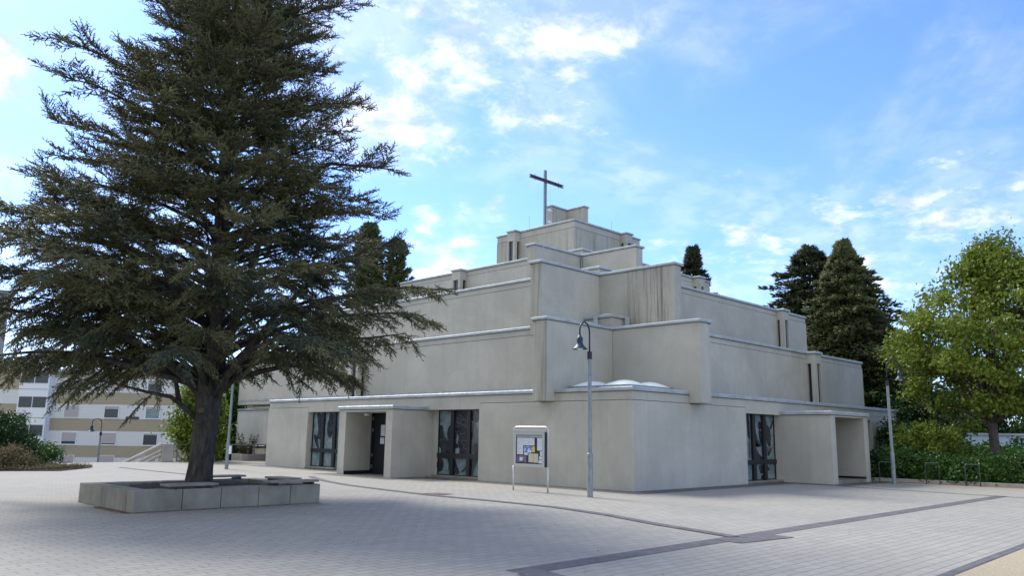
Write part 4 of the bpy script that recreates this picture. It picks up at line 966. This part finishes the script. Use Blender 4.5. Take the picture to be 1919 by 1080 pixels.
# low planter wall and wispy shrub by the wing
lw = MB(); lw.box(2.0, 4.6, 27.0, 27.3, 0, .34); lw.box(2.0, 2.3, 27.3, 28.2, -2.3, .34)
lo_ = tag(lw.build('low_wall', M['concrete_pale'], bevel=.01), 'low pale concrete planter wall left of the church', 'wall')
rng = np.random.default_rng(9); ws = thing('wispy_shrub', 'thin upright reddish-green shrub behind the low pale wall', 'shrub', (2.75, 27.75, -.1))
b = MB(); PP = []
for i in range(24):
    a = rng.uniform(0, 6.28); r_ = rng.uniform(.1, .75); hh = rng.uniform(.9, 1.75); e = Vector((math.cos(a)*r_, math.sin(a)*r_, hh)); b.tube([(0, 0, 0), e*.5+Vector((0, 0, .1)), e], [.012, .008, .004], 4)
    for k in range(60): s = rng.uniform(.15, 1); PP.append(np.array(e*s)+rng.normal(size=3)*.07*(1.4-s))
b.build('stems', M['litter'], ws); V, F = leaves(np.array(PP), .045, rng); np_mesh('foliage', V, F, M['leaf_dry'], ws)

# railings at the plaza edge
def railing(name, label, pts, posts, ztop=.87, group='railings at the plaza edge'):
    t = thing(name, label, 'railing', (0, 0, 0), group=group)
    b = MB(); b.tube([(x, y, ztop) for x, y in pts], .024, 8); b.build('handrail', M['galv'], t)
    for (x, y) in posts: b = MB(); b.box(x-.03, x+.03, y-.03, y+.03, -.0, ztop-.02); b.build('post', M['galv'], t)
    return t
railing('handrail', 'thin steel railing between the stair wall and the church wing', [(-1.7, 27.15), (4.6, 27.15)], [(-1.45, 27.15), (2.75, 27.15)], .84)
t = thing('handrail', 'short sloping steel stair rail by the left bush', 'railing', (0, 0, 0), group='railings at the plaza edge')
b = MB(); b.tube([(-6.72, 27.2, .74), (-7.05, 29.0, .15), (-7.4, 31.2, -.6)], .03, 8); b.build('handrail', M['galv'], t)
b = MB(); b.box(-6.75, -6.69, 27.17, 27.23, 0, .74); b.build('post', M['galv'], t)
t = thing('stair_wall', 'pale concrete stair side wall with sloping top at the plaza edge', 'wall', (0, 0, 0))
b = MB(); b.box(-2.3, -1.75, 26.9, 27.35, 0, .88); b.build('pier', M['concrete_pale'], t, bevel=.015)
b = MB(); d_ = Vector((-1.75, 1.35, -1.2))
s0 = Vector((-2.3, 27.0, .86))
for off_, wd in ((0, .09), (-.3, .06), (-.52, .06)):
    b.tube([s0+Vector((0, 0, off_)), s0+d_+Vector((0, 0, off_))], wd, 8)
b.build('sloping_rail', M['concrete_pale'], t)
for (u, d, c, lab) in ((243, 40, 'paper_blue', 'small blue post on the lower level beyond the plaza edge'), (252, 41, 'black', 'small dark post on the lower level beyond the plaza edge')):
    p = at_depth(u, 866, d); t = thing('marker_post', lab, 'post', (p.x, p.y, -2.35)); b = MB(); b.tube([(0, 0, 0), (0, 0, 2.1), (0, 0, 2.32)], [.07, .07, .03], 10); b.build('shaft', M[c], t)
    b = MB(); b.box(-.12, .12, -.12, .12, 0, .05); b.build('foot', M['concrete'], t)

# bicycle stands
def stand(x, y, rz, label):
    t = thing('bicycle_stand', label, 'bicycle stand', (x, y, 0), rz, 'tubular bicycle stands by the hedge')
    b = MB(); pts = [(0, 0, 0), (0, 0, .70)] + [(0, -.06+.06*math.cos(a), .70+.06*math.sin(a)) for a in [math.pi/2*i/5 for i in range(1, 6)]]
    pts += [(0, -.38+.06*math.cos(math.pi/2+a), .70+.06*math.sin(math.pi/2+a)) for a in [math.pi/2*i/5 for i in range(0, 6)]] + [(0, -.44, 0)]
    b.tube(pts, .017, 8); b.build('hoop', M['steel_dark'], t, smooth=True)
    for yy in (0, -.44): b = MB(); b.box(-.05, .05, yy-.05, yy+.05, .0, .012); b.build('base_plate', M['steel_dark'], t)
M['steel_dark'] = mat('dull_steel', (.10, .12, .12), .45, .6)
stand(12.6, -2.2, math.radians(20), 'steel bicycle stand half hidden behind the lamp post by the right porch')
stand(13.1, -3.68, math.radians(12), 'middle steel bicycle stand in front of the hedge')
stand(12.95, -5.05, math.radians(12), 'rightmost steel bicycle stand in front of the hedge')
# drain cover
b = MB(); b.box(-.3, .3, -.3, .3, 0, .012); b.box(-.24, .24, -.24, .24, .012, .016); dc = b.build('manhole_cover', mat('rusty_iron', (.12, .08, .06), .8)); dc.location = (-5.2, 2.5, .0)
tag(dc, 'square rusty manhole cover in the pale paving before the porch', 'manhole cover')

# low building behind the hedge
sb = thing('low_building', 'low flat roofed building with pale blue-white fascia behind the hedge', 'building', (0, 0, 0))
p0 = at_depth(1772, 830, 45); dx = Vector((R0.x, R0.y, 0)); ang = math.atan2(R0.y, R0.x)-.03
Mt = Matrix.Translation((p0.x, p0.y, 0)) @ Matrix.Rotation(ang, 4, 'Z')
b = MB(); b.box(.6, 22, .3, 6, 0, 1.25, Mt); b.build('wall', M['wall_pale'], sb)
b = MB(); b.box(0, 22, 0, 6, 1.25, 1.95, Mt); b.build('fascia', mat('pale_blue_fascia', (.45, .55, .62), .6), sb)
b = MB(); b.box(-.12, 22.1, -.12, 6.1, 1.95, 2.05, Mt); b.build('roof', M['coping'], sb)
b = MB()
for k in range(5): b.box(2+k*3.6, 4.4+k*3.6, .26, .3, .4, 1.15, Mt)
b.build('window', M['window_dark'], sb)

# ------------------------------------------------------------------ apartment block
ap = thing('apartment_block', 'four storey apartment block with white and tan cladding bands', 'building')
p0 = at_depth(92, 800, 80); ang = math.atan2(R0.y, R0.x)+.04
Ma = Matrix.Translation((p0.x, p0.y, 0)) @ Matrix.Rotation(ang, 4, 'Z')
def cladding(name, c1, sc_=4.5):
    def f(g):
        wv = g.n('ShaderNodeTexWave', bands_direction='Z'); g.l(g.pos(), wv.inputs['Vector']); wv.inputs['Scale'].default_value = sc_*.5; wv.inputs['Distortion'].default_value = .2
        n = g.noise(g.pos((.4, .4, 2)), 2, 5, .6); k = g.mix(g.mapr(wv.outputs['Fac'], .0, .12, .5, 0.), c1, tuple(x*.6 for x in c1)); g.col(g.mix(g.mapr(n, .35, .7, 0, .25), k, tuple(x*.8 for x in c1)))
    return mat(name, c1, .85, build=f)
M['clad_white'] = cladding('white_cladding', (.70, .71, .69)); M['clad_tan'] = cladding('tan_cladding', (.40, .345, .24))
M['bay_white'] = mat('white_panel', (.78, .80, .82), .6); M['blind'] = mat('beige_blind', (.44, .40, .40), .8); M['roof_grey'] = mat('grey_roof', (.2, .2, .22), .8)
FH = 2.65; W_ = 34
zrow = [-2.62, -.05, 2.58, 5.2]        # bottoms of the white bands
body = MB(); body.box(0, W_, .25, 12, -2.4, 7.2, Ma); bw = body.build('wall', M['clad_tan'], ap)
b = MB()
for k, z in enumerate(zrow): b.box(0, W_, 0, .25, max(z, -2.4), z+1.42, Ma)
b.build('white_band', M['clad_white'], ap)
b = MB()
for k, z in enumerate(zrow): b.box(0, W_, .03, .25, z+1.421, z+2.62 if k < 3 else z+1.9, Ma)
b.build('tan_band', M['clad_tan'], ap)
b = MB(); b.box(-.3, W_+.3, -.3, 12, 7.1, 7.3, Ma); b.add([Ma @ Vector(q) for q in ((-.3, -.3, 7.3), (W_+.3, -.3, 7.3), (W_+.3, 6, 8.3), (-.3, 6, 8.3))], [(0, 1, 2, 3)]); b.build('roof', M['roof_grey'], ap)
def apwin(x, z, w=1.5, h=1.25, blind=.3, kind=0):
    b = MB(); b.box(x-w/2, x+w/2, -.06, .02, z, z+h, Ma); f = b.build('window', M['bay_white'], ap)
    g_ = MB(); g_.box(x-w/2+.09, x+w/2-.09, -.075, -.062, z+.1, z+h*(1-blind)-.03, Ma); g_.build('pane', M['window_dark'] if not kind else M['stain_light'], f)
    if blind > .02: g_ = MB(); g_.box(x-w/2+.06, x+w/2-.06, -.085, -.062, z+h*(1-blind), z+h-.03, Ma); g_.build('roller_blind', M['blind'], f)
wx = [2.05, 5.95, 10.0, 14.1, 18.2, 22.3, 26.4, 30.5]
bl = [[.5, .5, .6, .3, .3, .4, .3, .3], [.68, .82, .12, .2, .3, .5, .3, .3], [.9, .22, .18, .2, .5, .3, .3, .3], [.6, .9, .25, .3, .3, .3, .3, .3]]
for k, z in enumerate(zrow):
    for j, x in enumerate(wx): apwin(x, max(z, -2.3)+.05, blind=bl[k][j], kind=(k == 2 and j == 2))
b = MB(); b.box(7.4, 8.7, -.03, .02, 2.6, 2.85, Ma); b.build('vent', M['rust'], ap)
# white stairwell bay and the stretch to its left
b = MB(); b.box(-2.9, -.0, -.9, 12, -2.4, 7.6, Ma); bay_ = b.build('stair_bay', M['bay_white'], ap)
for z in (-2.2, .85, 3.6, 6.0):
    for x in (-2.75, -1.4):
        b = MB(); b.box(x, x+1.25, -.93, -.905, z, z+1.05, Ma); b.build('bay_pane', M['window_dark'], bay_)
b = MB()
for z in (-.2, 2.6, 5.4): b.box(-2.88, -.02, -.93, -.905, z-.02, z+.01, Ma)
b.build('panel_joint', M['roof_grey'], bay_)
b = MB(); b.box(-6, -2.9, 0, 12, -2.4, 7.2, Ma)
sidew = b.build('wall', M['clad_tan'], ap)
b = MB()
for z in (-1.3, 1.3, 3.95): b.box(-6, -2.91, -.05, -.0, z, z+1.4, Ma)
b.build('white_band', M['clad_white'], ap)

# grey house at the left edge
gh = thing('grey_house', 'tall grey rendered building at the far left edge with a downpipe', 'building')
p0 = at_depth(-12, 800, 42); ang = math.atan2(R0.y, R0.x)+math.radians(35)
Mg = Matrix.Translation((p0.x, p0.y, 0)) @ Matrix.Rotation(ang, 4, 'Z')
M['house_grey'] = stucco((.34, .34, .35), .05, 'grey_house_render')
b = MB(); b.box(-12, 0, 0, 8, -2.4, 8.6, Mg); b.build('wall', M['house_grey'], gh)
b = MB(); b.box(-12.3, .2, -.3, 8.2, 8.6, 8.78, Mg); b.build('roof', M['roof_grey'], gh)
b = MB(); b.tube([Mg @ Vector((-.45, -.08, -2.3)), Mg @ Vector((-.45, -.08, 8.55))], .07, 8); b.build('downpipe', M['galv'], gh)
# far slopes that close the horizon
def ridge(name, dist, h0, h1, seed, m, a0=-60, a1=60):
    rng = random.Random(seed); V = []; F = []; n = 90
    for i in range(n+1):
        a = CYAW+math.radians(a0+(a1-a0)*i/n); x = CPOS.x+math.sin(a)*dist; y = CPOS.y+math.cos(a)*dist
        h = h0+(h1-h0)*(.5+.5*math.sin(i*.21+seed))*(.7+.3*math.sin(i*.67))+rng.uniform(-.25, .25)
        x2 = x+math.sin(a)*60; y2 = y+math.cos(a)*60
        V += [(x, y, -2.4), (x+math.sin(a)*14, y+math.cos(a)*14, h), (x2, y2, -2.4)]
    for i in range(n): a = i*3; F += [(a, a+3, a+4, a+1), (a+1, a+4, a+5, a+2)]
    b = MB(); b.add(V, F); return tag(b.build(name, m), kind='structure')
ridge('wooded_hill', 170, 3.5, 7, 2, M['leaf_dark'])
